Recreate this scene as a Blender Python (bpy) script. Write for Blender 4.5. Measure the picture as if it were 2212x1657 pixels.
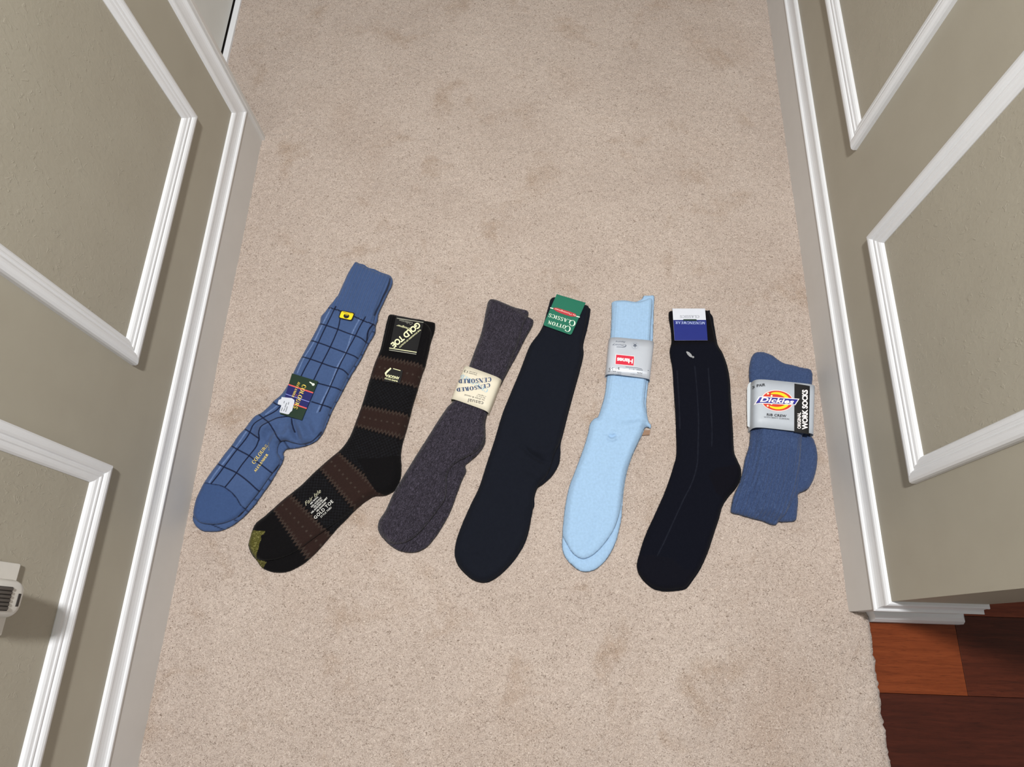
import bpy, math, random
import numpy as np
from mathutils import Matrix, Vector

for o in list(bpy.data.objects):
    bpy.data.objects.remove(o, do_unlink=True)
random.seed(7); rng = np.random.default_rng(7)
scene = bpy.context.scene
col = scene.collection

# ------------------------------------------------------------------ camera
RX, RY, RZ = 0.358339443, 0.0221549479, 0.0316328159
FPX = 1468.37
CAM = np.array([0.0376845632, 0.0, 1.15892738])
cam_d = bpy.data.cameras.new('camera'); cam = bpy.data.objects.new('camera', cam_d); col.objects.link(cam)
cam.location = CAM; cam.rotation_euler = (RX, RY, RZ)
cam_d.sensor_fit = 'HORIZONTAL'; cam_d.sensor_width = 36.0; cam_d.lens = 36.0*FPX/2212.0
cam_d.clip_start = 0.02
scene.camera = cam
ROT = np.array(cam.rotation_euler.to_matrix())

# ------------------------------------------------------------------ world, light, exposure
scene.view_settings.view_transform = 'Standard'; scene.view_settings.look = 'None'
scene.view_settings.gamma = 1.0; scene.view_settings.use_curve_mapping = False
scene.view_settings.exposure = 0.52
w = bpy.data.worlds.new('world'); scene.world = w; w.use_nodes = True
w.node_tree.nodes['Background'].inputs[0].default_value = (1.0, 0.98, 0.955, 1)
w.node_tree.nodes['Background'].inputs[1].default_value = 0.24
LAMP = (0.0, 0.26, 2.20)
ld = bpy.data.lights.new('ceiling_lamp_bulb', 'AREA'); ld.shape = 'DISK'; ld.size = 0.12; ld.energy = 30; ld.color = (1.0, 0.99, 0.972)
lo = bpy.data.objects.new('ceiling_lamp_bulb', ld); col.objects.link(lo); lo.location = (LAMP[0], LAMP[1], LAMP[2]-0.10)

# ------------------------------------------------------------------ helpers
def unp(u, v, val, ax=2):
    u = np.asarray(u, float); v = np.asarray(v, float)
    d = np.stack([u-1106.0, -(v-828.5), np.full_like(u, -FPX)], -1) @ ROT.T
    t = (val-CAM[ax])/d[..., ax]
    return CAM + d*t[..., None]
def Z(ox, oy, s, pts):
    return [(ox+x/s, oy+y/s) for x, y in pts]
def floor_xy(pts, z):
    a = np.array(pts, float); return unp(a[:, 0], a[:, 1], z)[:, :2]
def lin(r, g, b):
    f = lambda c: (c/255)/12.92 if c/255 <= 0.04045 else ((c/255+0.055)/1.055)**2.4
    return (f(r), f(g), f(b))
def add(name, verts, faces, mat=None, parent=None, smooth=False):
    me = bpy.data.meshes.new(name)
    me.from_pydata([tuple(map(float, p)) for p in verts], [], [tuple(map(int, f)) for f in faces]); me.update()
    return addm(name, me, mat, parent, smooth)
def addm(name, me, mat=None, parent=None, smooth=False):
    o = bpy.data.objects.new(name, me); col.objects.link(o)
    if mat: me.materials.append(mat)
    if smooth: me.polygons.foreach_set('use_smooth', np.ones(len(me.polygons), bool))
    if parent:
        o.parent = parent
        if parent.type == 'EMPTY': o.matrix_parent_inverse = Matrix.Translation(-Vector(parent.location))
    return o
def empty(name, loc):
    o = bpy.data.objects.new(name, None); col.objects.link(o); o.location = loc; o.empty_display_size = 0.05; return o
def tag(o, label=None, cat=None, kind=None, group=None):
    if label: o['label'] = label
    if cat: o['category'] = cat
    if kind: o['kind'] = kind
    if group: o['group'] = group
    return o
def boxv(x0, x1, y0, y1, z0, z1):
    v = [(x0,y0,z0),(x1,y0,z0),(x1,y1,z0),(x0,y1,z0),(x0,y0,z1),(x1,y0,z1),(x1,y1,z1),(x0,y1,z1)]
    f = [(0,3,2,1),(4,5,6,7),(0,1,5,4),(1,2,6,5),(2,3,7,6),(3,0,4,7)]
    return v, f
def box(name, b, mat, parent=None, bevel=0.0):
    v, f = boxv(*b); o = add(name, v, f, mat, parent)
    if bevel:
        m = o.modifiers.new('bevel', 'BEVEL'); m.width = bevel; m.segments = 3
    return o

# ---- node helper
class NT:
    def __init__(self, name):
        self.mat = bpy.data.materials.new(name); self.mat.use_nodes = True
        self.n = self.mat.node_tree.nodes; self.l = self.mat.node_tree.links
        self.b = self.n['Principled BSDF']
        self.b.inputs['Specular IOR Level'].default_value = 0.3
    def node(self, t, **k):
        x = self.n.new(t)
        for a, b in k.items(): setattr(x, a, b)
        return x
    def set(self, sock, v):
        if isinstance(v, bpy.types.NodeSocket): self.l.new(v, sock)
        else: sock.default_value = v
    def math(self, op, a, b=0.0, c=0.0):
        x = self.node('ShaderNodeMath', operation=op)
        self.set(x.inputs[0], a); self.set(x.inputs[1], b); self.set(x.inputs[2], c); return x.outputs[0]
    def coord(self, scale=(1, 1, 1), kind='Object'):
        t = self.node('ShaderNodeTexCoord'); m = self.node('ShaderNodeMapping'); m.inputs['Scale'].default_value = scale
        self.l.new(t.outputs[kind], m.inputs[0]); return m.outputs[0]
    def noise(self, vec, scale, detail=3, rough=0.55, dist=0.0):
        x = self.node('ShaderNodeTexNoise'); self.l.new(vec, x.inputs['Vector'])
        x.inputs['Scale'].default_value = scale; x.inputs['Detail'].default_value = detail
        x.inputs['Roughness'].default_value = rough; x.inputs['Distortion'].default_value = dist
        return x.outputs['Fac']
    def ramp(self, fac, stops):
        x = self.node('ShaderNodeValToRGB'); e = x.color_ramp.elements
        while len(e) < len(stops): e.new(0.5)
        for k, (p, c) in zip(e, stops):
            k.position = p; k.color = (c, c, c, 1) if isinstance(c, (int, float)) else (*c[:3], 1)
        self.l.new(fac, x.inputs[0]); return x.outputs[0]
    def mix(self, fac, a, b, mode='MIX'):
        x = self.node('ShaderNodeMix', data_type='RGBA', blend_type=mode)
        self.set(x.inputs[0], fac)
        for s, v in ((x.inputs[6], a), (x.inputs[7], b)):
            self.set(s, v if isinstance(v, bpy.types.NodeSocket) else (*v[:3], 1))
        return x.outputs[2]
    def bump(self, h, strength=0.3, dist=0.001):
        x = self.node('ShaderNodeBump'); x.inputs['Strength'].default_value = strength; x.inputs['Distance'].default_value = dist
        self.l.new(h, x.inputs['Height']); self.l.new(x.outputs[0], self.b.inputs['Normal'])
    def color(self, c): self.set(self.b.inputs['Base Color'], c if isinstance(c, bpy.types.NodeSocket) else (*c[:3], 1))
    def rough(self, r): self.set(self.b.inputs['Roughness'], r)
def plain(name, rgb, rough=0.5, spec=0.4):
    m = NT(name); v = m.coord(); n = m.noise(v, 90, 2)
    c = lin(*rgb); m.color(m.mix(n, tuple(x*0.96 for x in c), tuple(min(1, x*1.04) for x in c))); m.rough(rough)
    m.b.inputs['Specular IOR Level'].default_value = spec
    return m.mat

# ------------------------------------------------------------------ materials of the room
def mat_carpet():
    m = NT('carpet_pile_beige'); v = m.coord()
    tuft = m.node('ShaderNodeTexVoronoi', feature='F1'); m.l.new(m.coord((1, 1, 0.3)), tuft.inputs['Vector'])
    tuft.inputs['Scale'].default_value = 330; tuft.inputs['Randomness'].default_value = 1.0
    fine = m.noise(v, 520, 3, 0.6, 0.8); mid = m.noise(v, 300, 3, 0.62, 1.4)
    base = m.mix(m.noise(v, 5.5, 4, 0.6), lin(173, 157, 147), lin(207, 193, 183))
    st = m.ramp(m.noise(v, 9.0, 4, 0.62, 0.4), [(0.0, 0.0), (0.56, 0.0), (0.74, 0.6)])
    base = m.mix(st, base, lin(150, 124, 100))
    st2 = m.ramp(m.noise(m.coord((1.1, 0.8, 1)), 3.1, 3, 0.6), [(0.0, 0.0), (0.55, 0.0), (0.8, 0.5)])
    base = m.mix(st2, base, lin(168, 144, 126))
    fleck = m.noise(m.coord((1.0, 1.25, 1.0)), 230, 2, 0.5, 2.4)
    dark = m.ramp(fleck, [(0.30, 0.95), (0.38, 0.4), (0.47, 0.0)])
    c = m.mix(dark, base, lin(104, 88, 76))
    lite = m.ramp(fine, [(0.53, 0.0), (0.70, 0.75)])
    c = m.mix(lite, c, lin(230, 217, 206))
    c = m.mix(m.ramp(mid, [(0.30, 0.55), (0.54, 0.0)]), c, lin(140, 122, 108))
    m.color(c); m.rough(0.95); m.b.inputs['Specular IOR Level'].default_value = 0.1
    m.b.inputs['Sheen Weight'].default_value = 0.15
    h = m.math('ADD', m.math('MULTIPLY', tuft.outputs['Distance'], -0.35), m.math('ADD', m.math('MULTIPLY', fine, 0.6), m.math('MULTIPLY', fleck, 0.9)))
    m.bump(h, 0.6, 0.003)
    return m.mat
def mat_wall(tex):
    m = NT('greige_wall_paint_textured' if tex else 'greige_wall_paint'); v = m.coord()
    n = m.noise(v, 14, 3)
    m.color(m.mix(n, lin(160, 154, 140), lin(169, 164, 150))); m.rough(0.42)
    fine = m.noise(v, 260, 3)
    if tex:
        w_ = m.noise(m.coord((1, 1.8, 1.0)), 70, 2, 0.5, 0.9)
        w2 = m.noise(m.coord((1, 1.4, 1.2)), 75, 3, 0.55, 1.0)
        streak = m.ramp(w_, [(0.61, 0.0), (0.66, 1.0), (0.71, 0.4), (1.0, 0.3)])
        h = m.math('ADD', m.math('MULTIPLY', streak, 0.42), m.math('ADD', m.math('MULTIPLY', w2, 0.55), m.math('MULTIPLY', fine, 0.12)))
        m.bump(h, 0.30, 0.0022)
    else:
        m.bump(m.math('ADD', m.math('MULTIPLY', m.noise(v, 60, 3), 0.5), m.math('MULTIPLY', fine, 0.5)), 0.10, 0.0015)
    return m.mat
def mat_trim(name, rgb, rough=0.35):
    m = NT(name); v = m.coord(); n = m.noise(v, 22, 4, 0.6)
    c = lin(*rgb); m.color(m.mix(n, tuple(x*0.95 for x in c), tuple(min(1, x*1.03) for x in c))); m.rough(rough)
    m.bump(m.noise(m.coord((1, 1, 1)), 45, 3), 0.10, 0.001)
    return m.mat
def mat_wood(seed, c0, c1, c2):
    m = NT('cherry_hardwood_%d' % seed)
    t = m.node('ShaderNodeTexCoord'); mp = m.node('ShaderNodeMapping')
    mp.inputs['Location'].default_value = (seed*3.7, seed*1.3, 0); mp.inputs['Scale'].default_value = (3.0, 44, 44)
    m.l.new(t.outputs['Object'], mp.inputs[0]); v = mp.outputs[0]
    g = m.noise(v, 3.0, 5, 0.62, 0.7)
    mp2 = m.node('ShaderNodeMapping'); mp2.inputs['Scale'].default_value = (14, 190, 190); mp2.inputs['Location'].default_value = (seed, 0, 0)
    m.l.new(t.outputs['Object'], mp2.inputs[0]); pores = m.noise(mp2.outputs[0], 4.0, 3, 0.6)
    c = m.ramp(g, [(0.28, lin(*c0)), (0.5, lin(*c1)), (0.72, lin(*c2))])
    c = m.mix(m.ramp(pores, [(0.55, 0.0), (0.72, 0.55)]), c, tuple(x*0.45 for x in lin(*c0)))
    m.color(c); m.rough(0.30); m.bump(pores, 0.06, 0.0006)
    return m.mat
M_carpet = mat_carpet(); M_wall = mat_wall(False); M_panel = mat_wall(True)
M_trim = mat_trim('white_satin_trim_paint', (224, 226, 230)); M_base = mat_trim('white_baseboard_paint', (206, 204, 202), 0.4)
M_door = mat_trim('grey_white_door_paint', (214, 216, 214), 0.4); M_ceil = plain('ceiling_white', (230, 228, 222), 0.8)
M_gap_shade = plain('gap_shade_dark', (46, 40, 36), 0.8)  # dark colour standing in for the shade under the closet door
M_sub = plain('subfloor_grey', (92, 78, 66), 0.9)

# ------------------------------------------------------------------ noise on numpy arrays
_tab = rng.random((256, 256))
def vnoise(x, y, f):
    x = np.asarray(x)*f+1000.3; y = np.asarray(y)*f+1000.7
    i = np.floor(x).astype(int); j = np.floor(y).astype(int); a = x-i; b = y-j
    a = a*a*(3-2*a); b = b*b*(3-2*b); i %= 256; j %= 256; i1 = (i+1) % 256; j1 = (j+1) % 256
    return (_tab[i, j]*(1-a)+_tab[i1, j]*a)*(1-b)+(_tab[i, j1]*(1-a)+_tab[i1, j1]*a)*b

# ------------------------------------------------------------------ floor: carpet and hardwood
WOOD_X = 0.581
def build_carpet():
    st = 0.0036
    xs = np.arange(-0.667, WOOD_X+1e-6, st); ys = np.arange(-0.95, 1.95, st)
    X, Y = np.meshgrid(xs, ys, indexing='ij'); nx, ny = X.shape
    jx = (rng.random(X.shape)-0.5)*st*0.7; jy = (rng.random(X.shape)-0.5)*st*0.7
    X = X+jx; Y = Y+jy
    Zc = (vnoise(X, Y, 190)-0.5)*0.0024+(vnoise(X, Y, 330)-0.5)*0.0016+(vnoise(X, Y, 9)-0.5)*0.004
    edge = np.clip((WOOD_X-X)/0.012, 0, 1)
    Zc = Zc - 0.004*(1-edge)**2
    X[-1, :] = WOOD_X+(vnoise(Y[-1, :]*1.0, Y[-1, :]*0, 170)-0.5)*0.0045
    X[-2, :] = np.minimum(X[-2, :], X[-1, :]-0.001)
    V = np.stack([X, Y, Zc], -1).reshape(-1, 3)
    low = np.stack([X[-1, :]-0.002, Y[-1, :], np.full(ny, -0.016)], -1)
    idx = np.arange(nx*ny).reshape(nx, ny)
    q = np.stack([idx[:-1, :-1], idx[1:, :-1], idx[1:, 1:], idx[:-1, 1:]], -1).reshape(-1, 4)
    b = nx*ny+np.arange(ny)
    q2 = np.stack([idx[-1, :-1], b[:-1], b[1:], idx[-1, 1:]], -1)
    me = bpy.data.meshes.new('floor')
    set_mesh(me, np.vstack([V, low]), np.vstack([q, q2]))
    o = addm('floor', me, M_carpet, None, True)
    tag(o, 'beige cut pile carpet with faint brown stains', None, 'structure')
    return o
def set_mesh(me, V, Q):
    n = Q.shape[1]
    me.vertices.add(len(V)); me.vertices.foreach_set('co', np.ascontiguousarray(V, dtype=np.float32).ravel())
    me.loops.add(Q.size); me.loops.foreach_set('vertex_index', np.ascontiguousarray(Q, dtype=np.int32).ravel())
    me.polygons.add(len(Q)); me.polygons.foreach_set('loop_start', np.arange(0, Q.size, n, dtype=np.int32))
    me.polygons.foreach_set('loop_total', np.full(len(Q), n, dtype=np.int32))
    me.update(calc_edges=True); me.validate()
build_carpet()
sub = tag(box('floor_slab', (-0.80, 2.6, -1.2, 2.4, -0.06, -0.026), M_sub), 'concrete slab under the carpet and the hardwood', None, 'structure')

woods = [mat_wood(1, (92, 42, 20), (112, 53, 26), (124, 61, 31)), mat_wood(2, (58, 26, 16), (74, 33, 20), (84, 39, 24)),
         mat_wood(3, (50, 22, 15), (63, 28, 19), (74, 34, 23)), mat_wood(4, (96, 44, 26), (116, 54, 33), (130, 64, 40))]
wood = empty('floor_hardwood', (WOOD_X, 0, -0.012)); tag(wood, 'reddish brown hardwood plank floor beside the carpet edge', None, 'structure')
yj = float(unp(np.array(1900.), np.array(1497.), -0.012)[1]); xj = float(unp(np.array(2078.), np.array(1430.), -0.012)[0])
PW = 0.118
def plank(x0, x1, y0, y1, m):
    g = 0.0003; o = box('plank', (x0+g, x1-g, y0+g, y1-g, -0.026, -0.012), m, wood, 0.0004); return o
for k in range(-7, 5):
    y0 = yj+k*PW
    cuts = {0: [xj, 1.5], -1: [1.32], -2: [0.95, 2.0], 1: [0.98, 1.9]}.get(k, [0.8+0.35*((k*5) % 4), 2.1])
    xs = [WOOD_X-0.006]+[c for c in cuts if c < 2.5]+[2.55]
    for i in range(len(xs)-1):
        mi = {(0, 0): 0, (0, 1): 1, (-1, 0): 2, (-2, 0): 1}.get((k, i), (k*3+i*2) % 4)
        plank(xs[i], xs[i+1], y0, y0+PW, woods[mi])

# ------------------------------------------------------------------ walls
XL, XR = -0.56, 0.56
YEND_L = 0.972; YEND_R = 0.066; WT = 0.135; HT = 2.44
wl = tag(box('wall_left', (XL-0.12, XL, -1.2, YEND_L, -0.02, HT), M_wall), 'greige painted hallway wall with white panel mouldings', None, 'structure')
wr = tag(box('wall_right', (XR, XR+WT, YEND_R, 2.4, -0.02, HT), M_wall), 'greige painted wall ending at a corner by the hardwood', None, 'structure')

PROFILE = [(0,0),(0,.0045),(.0012,.0072),(.004,.0088),(.008,.0095),(.0115,.0090),(.014,.0078),(.0152,.0066),(.0168,.0064),(.0182,.0070),(.0205,.0066),
           (.0218,.0056),(.0232,.0054),(.0262,.0050),(.029,.0038),(.031,.0018),(.031,0)]
def frame(name, xw, sgn, y0, y1, z0, z1, label):
    root = empty(name, (xw, (y0+y1)/2, z0)); tag(root, label, None, 'structure')
    def P(side, a, b, end):
        ya, yb, za, zb = y0+a, y1-a, z0+a, z1-a
        q = {'b': ((ya, za), (yb, za)), 't': ((yb, zb), (ya, zb)), 'n': ((ya, zb), (ya, za)), 'f': ((yb, za), (yb, zb))}[side][end]
        return (xw+sgn*b*1.3, q[0], q[1])
    for side in 'btnf':
        n = len(PROFILE)
        V = [P(side, a, b, 0) for a, b in PROFILE]+[P(side, a, b, 1) for a, b in PROFILE]
        F = [(i, i+1, n+i+1, n+i) for i in range(n-1)]
        if sgn < 0: F = [f[::-1] for f in F]
        o = add('moulding', V, F, M_trim, root, False)
    t = 0.0012
    a, b = sorted((xw-sgn*0.004, xw+sgn*t))
    box('wall_panel', (a, b, y0+0.028, y1-0.028, z0+0.028, z1-0.028), M_panel, root)
    return root
ZB, ZT = 0.2345, 0.86
frame('trim_1', XL, 1, 0.361, 0.824, ZB, ZT, 'white moulding frame on the left wall toward the closet door')
frame('trim_2', XL, 1, -0.40, 0.2093, ZB, ZT, 'white moulding frame around the plug-in outlet')
frame('trim_3', XR, -1, 0.2128, 0.6029, ZB, ZT, 'white moulding frame on the wall above the denim blue socks')
frame('trim_4', XR, -1, 0.7683, 1.25, ZB, ZT, 'white moulding frame further along the wall from the denim blue socks')
frame('trim_5', XL, 1, -1.1, -0.555, ZB, ZT, 'white moulding frame near the hall entrance')

# baseboard: flat board with a small cap moulding ; profile (out from wall, up)
CAP = [(.0100,.084),(.0122,.0865),(.0124,.0895),(.0108,.0915),(.0090,.0925),(.0075,.0955),(.0064,.1005),(.0058,.1065),(.0058,.1105),(.0062,.1125),(.0056,.1155),(.0035,.1185),(0,.1195)]
def extrude(name, prof, A, B, mat, parent, mit=(None, None)):
    """prof: list of 3D offset functions -> verts at A(profile pt), B(profile pt)"""
    n = len(prof); V = [A(*p) for p in prof]+[B(*p) for p in prof]
    F = [(i, i+1, n+i+1, n+i) for i in range(n-1)]+[tuple(range(n-1, -1, -1)), tuple(range(n, 2*n))]
    o = add(name, V, F, mat, parent)
    return o
def recalc(o):
    import bmesh
    bm = bmesh.new(); bm.from_mesh(o.data); bmesh.ops.recalc_face_normals(bm, faces=bm.faces); bm.to_mesh(o.data); bm.free()
capc = CAP+[(0, .084)]
BASE = [(0, -.015), (.0100, -.015), (.0100, .0845), (0, .0845)]
# left: runs to the corner at YEND_L, cap mitres up the casing
bl = empty('baseboard_left', (XL, 0, 0)); tag(bl, 'white baseboard with cap moulding along the left wall', None, 'structure')
recalc(extrude('board', BASE, lambda b, z: (XL+b, -1.2, z), lambda b, z: (XL+b, YEND_L, z), M_base, bl))
recalc(extrude('cap_moulding', capc, lambda b, z: (XL+b, -1.2, z), lambda b, z: (XL+b, YEND_L-(z-.084), z), M_trim, bl))
recalc(extrude('casing_moulding', capc, lambda b, z: (XL+b, YEND_L-(z-.084), z), lambda b, z: (XL+b, YEND_L-(z-.084), 2.05), M_trim, bl))
box('casing_edge', (XL-0.12, XL+0.016, YEND_L, YEND_L+0.010, -0.015, 2.05), M_base, bl, .001)
# right: runs to the wall end and returns round the corner
br = empty('baseboard_right', (XR, 0.3, 0)); tag(br, 'white baseboard with cap moulding wrapping the end of the right wall', None, 'structure')
recalc(extrude('board', BASE, lambda b, z: (XR-b, YEND_R-b, z), lambda b, z: (XR-b, 2.4, z), M_base, br))
recalc(extrude('cap_moulding', capc, lambda b, z: (XR-b, YEND_R-b, z), lambda b, z: (XR-b, 2.4, z), M_trim, br))
XE = XR+WT
recalc(extrude('board', BASE, lambda b, z: (XR-b, YEND_R-b, z), lambda b, z: (XE+b, YEND_R-b, z), M_base, br))
recalc(extrude('cap_moulding', capc, lambda b, z: (XR-b, YEND_R-b, z), lambda b, z: (XE+b, YEND_R-b, z), M_trim, br))
recalc(extrude('cap_moulding', capc, lambda b, z: (XE+b, YEND_R-b, z), lambda b, z: (XE+b, 2.4, z), M_trim, br))
recalc(extrude('board', BASE, lambda b, z: (XE+b, YEND_R-b, z), lambda b, z: (XE+b, 2.4, z), M_base, br))
SHOE = [(.009, -.014), (.0245, -.014), (.0240, .004), (.0205, .015), (.0155, .0215), (.009, .0235)]
so = extrude('shoe_moulding', SHOE, lambda b, z: (WOOD_X-.004+(b-.009)*0.5, YEND_R-b, z), lambda b, z: (XE+b+.006, YEND_R-b, z), M_trim, br); recalc(so)
so2 = extrude('shoe_moulding', SHOE, lambda b, z: (XE+b+.006, YEND_R-b, z), lambda b, z: (XE+b+.006, 2.4, z), M_trim, br); recalc(so2)

# closet door beyond the left wall's end
XD = -0.668
dr = empty('door_1', (XD, 1.5, 0)); tag(dr, 'grey white closet door above a dark gap and a white floor strip', None, 'structure')
box('door_panel', (XD-0.045, XD-0.009, YEND_L+0.02, 2.3, 0.009, 2.04), M_door, dr, 0.002)
box('floor_strip', (XD-0.007, XD+0.006, YEND_L+0.013, 2.3, -0.012, 0.006), M_trim, dr, 0.001)
box('gap_shade_strip', (XD-0.046, XD-0.012, YEND_L+0.013, 2.3, -0.02, 0.003), M_gap_shade, dr)  # added dark strip: shade of the gap below the door, put in as colour
cl = tag(box('ceiling', (-0.80, 2.6, -1.2, 2.4, HT, HT+0.05), M_ceil), 'white hallway ceiling', None, 'structure')

# ceiling lamp (the hall's light)
def lathe(name, prof, mat, parent, c, seg=40):
    V, F = [], []; n = len(prof)
    for k in range(seg):
        a = 2*math.pi*k/seg
        for r, z in prof: V.append((c[0]+r*math.cos(a), c[1]+r*math.sin(a), c[2]+z))
    for k in range(seg):
        for i in range(n-1):
            F.append((k*n+i, ((k+1) % seg)*n+i, ((k+1) % seg)*n+i+1, k*n+i+1))
    return add(name, V, F, mat, parent, True)
lamp = empty('ceiling_lamp', (LAMP[0], LAMP[1], HT)); tag(lamp, 'round white ceiling lamp in the hallway', 'lamp')
lathe('lamp_base', [(0.0, 0), (0.16, 0), (0.165, -0.012), (0.15, -0.02), (0.0, -0.02)], M_trim, lamp, (LAMP[0], LAMP[1], HT))
lathe('lamp_stem', [(0.0, -0.018), (0.012, -0.018), (0.012, -0.20), (0.0, -0.20)], M_trim, lamp, (LAMP[0], LAMP[1], HT), 16)
gl = NT('lamp_glass_lit'); gl.color((0.9, 0.88, 0.84)); gl.b.inputs['Emission Color'].default_value = (1, .98, .955, 1); gl.b.inputs['Emission Strength'].default_value = 3.0
lathe('lamp_shade', [(0.0, -0.195), (0.10, -0.198), (0.128, -0.215), (0.135, -0.245), (0.125, -0.28), (0.095, -0.312), (0.05, -0.328), (0.0, -0.332)], gl.mat, lamp, (LAMP[0], LAMP[1], HT))

# ------------------------------------------------------------------ socks
def resample(P, step, closed=True):
    P = np.array(P, float); n = len(P); out = []
    rngk = range(n) if closed else range(n-1)
    for k in rngk:
        if closed: p0, p1, p2, p3 = P[(k-1) % n], P[k], P[(k+1) % n], P[(k+2) % n]
        else: p0, p1, p2, p3 = P[max(k-1, 0)], P[k], P[k+1], P[min(k+2, n-1)]
        m = max(2, int(np.linalg.norm(p2-p1)/step*1.3)+1)
        d1 = max(np.linalg.norm(p1-p0), 1e-9)**.5; d2 = max(np.linalg.norm(p2-p1), 1e-9)**.5; d3 = max(np.linalg.norm(p3-p2), 1e-9)**.5
        t1 = (p2-p0)/(d1+d2)*d2 if d1 > 1e-4 else (p2-p1); t2 = (p3-p1)/(d2+d3)*d2 if d3 > 1e-4 else (p2-p1)
        for t in np.linspace(0, 1, m, endpoint=False):
            out.append((2*t**3-3*t**2+1)*p1+(t**3-2*t**2+t)*t1+(-2*t**3+3*t**2)*p2+(t**3-t**2)*t2)
    if not closed: out.append(P[-1])
    return np.array(out)
def seg_dist(Q, A, B):
    """min distance from Q(N,2) to segments, index and param"""
    Q = np.asarray(Q, float); N = len(Q)
    best = np.zeros(N); bi = np.zeros(N, int); bt = np.zeros(N)
    D = B-A; L2 = np.maximum((D**2).sum(1), 1e-18)
    def near(q, ids):
        a = A[ids]; d = D[ids]; qx = q[:, 0, None]-a[:, 0]; qy = q[:, 1, None]-a[:, 1]
        t = np.clip((qx*d[:, 0]+qy*d[:, 1])/L2[ids], 0, 1)
        dd = (qx-t*d[:, 0])**2+(qy-t*d[:, 1])**2
        k = dd.argmin(1); r = np.arange(len(q)); return np.sqrt(dd[r, k]), ids[k], t[r, k], dd
    TS = 0.02; ij = np.floor(Q/TS).astype(int); ij -= ij.min(0); key = ij[:, 0]*10000+ij[:, 1]
    order = np.argsort(key, kind='stable'); ks = key[order]; cut = np.flatnonzero(np.diff(ks))+1
    alls = np.arange(len(A))
    for g in np.split(order, cut):              # exact pruning tile by tile
        q = Q[g]; c = (q.min(0)+q.max(0))/2; R = np.sqrt(((q-c)**2).sum(1).max())
        dc = np.sqrt(near(c[None], alls)[3][0]); ids = np.flatnonzero(dc <= dc.min()+2*R+1e-9)
        best[g], bi[g], bt[g], _ = near(q, ids)
    return best, bi, bt
def inside(Q, P):
    x, y = Q[:, 0], Q[:, 1]; r = np.zeros(len(Q), bool); n = len(P)
    for i in range(n):
        a, b = P[i], P[(i+1) % n]
        if a[1] == b[1]: continue
        c = ((a[1] > y) != (b[1] > y)) & (x < (b[0]-a[0])*(y-a[1])/(b[1]-a[1])+a[0])
        r ^= c
    return r
def line_dist(Q, P):
    P = np.asarray(P); return seg_dist(Q, P[:-1], P[1:])[0]
def smooth01(t): t = np.clip(t, 0, 1); return t*t*(3-2*t)

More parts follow.
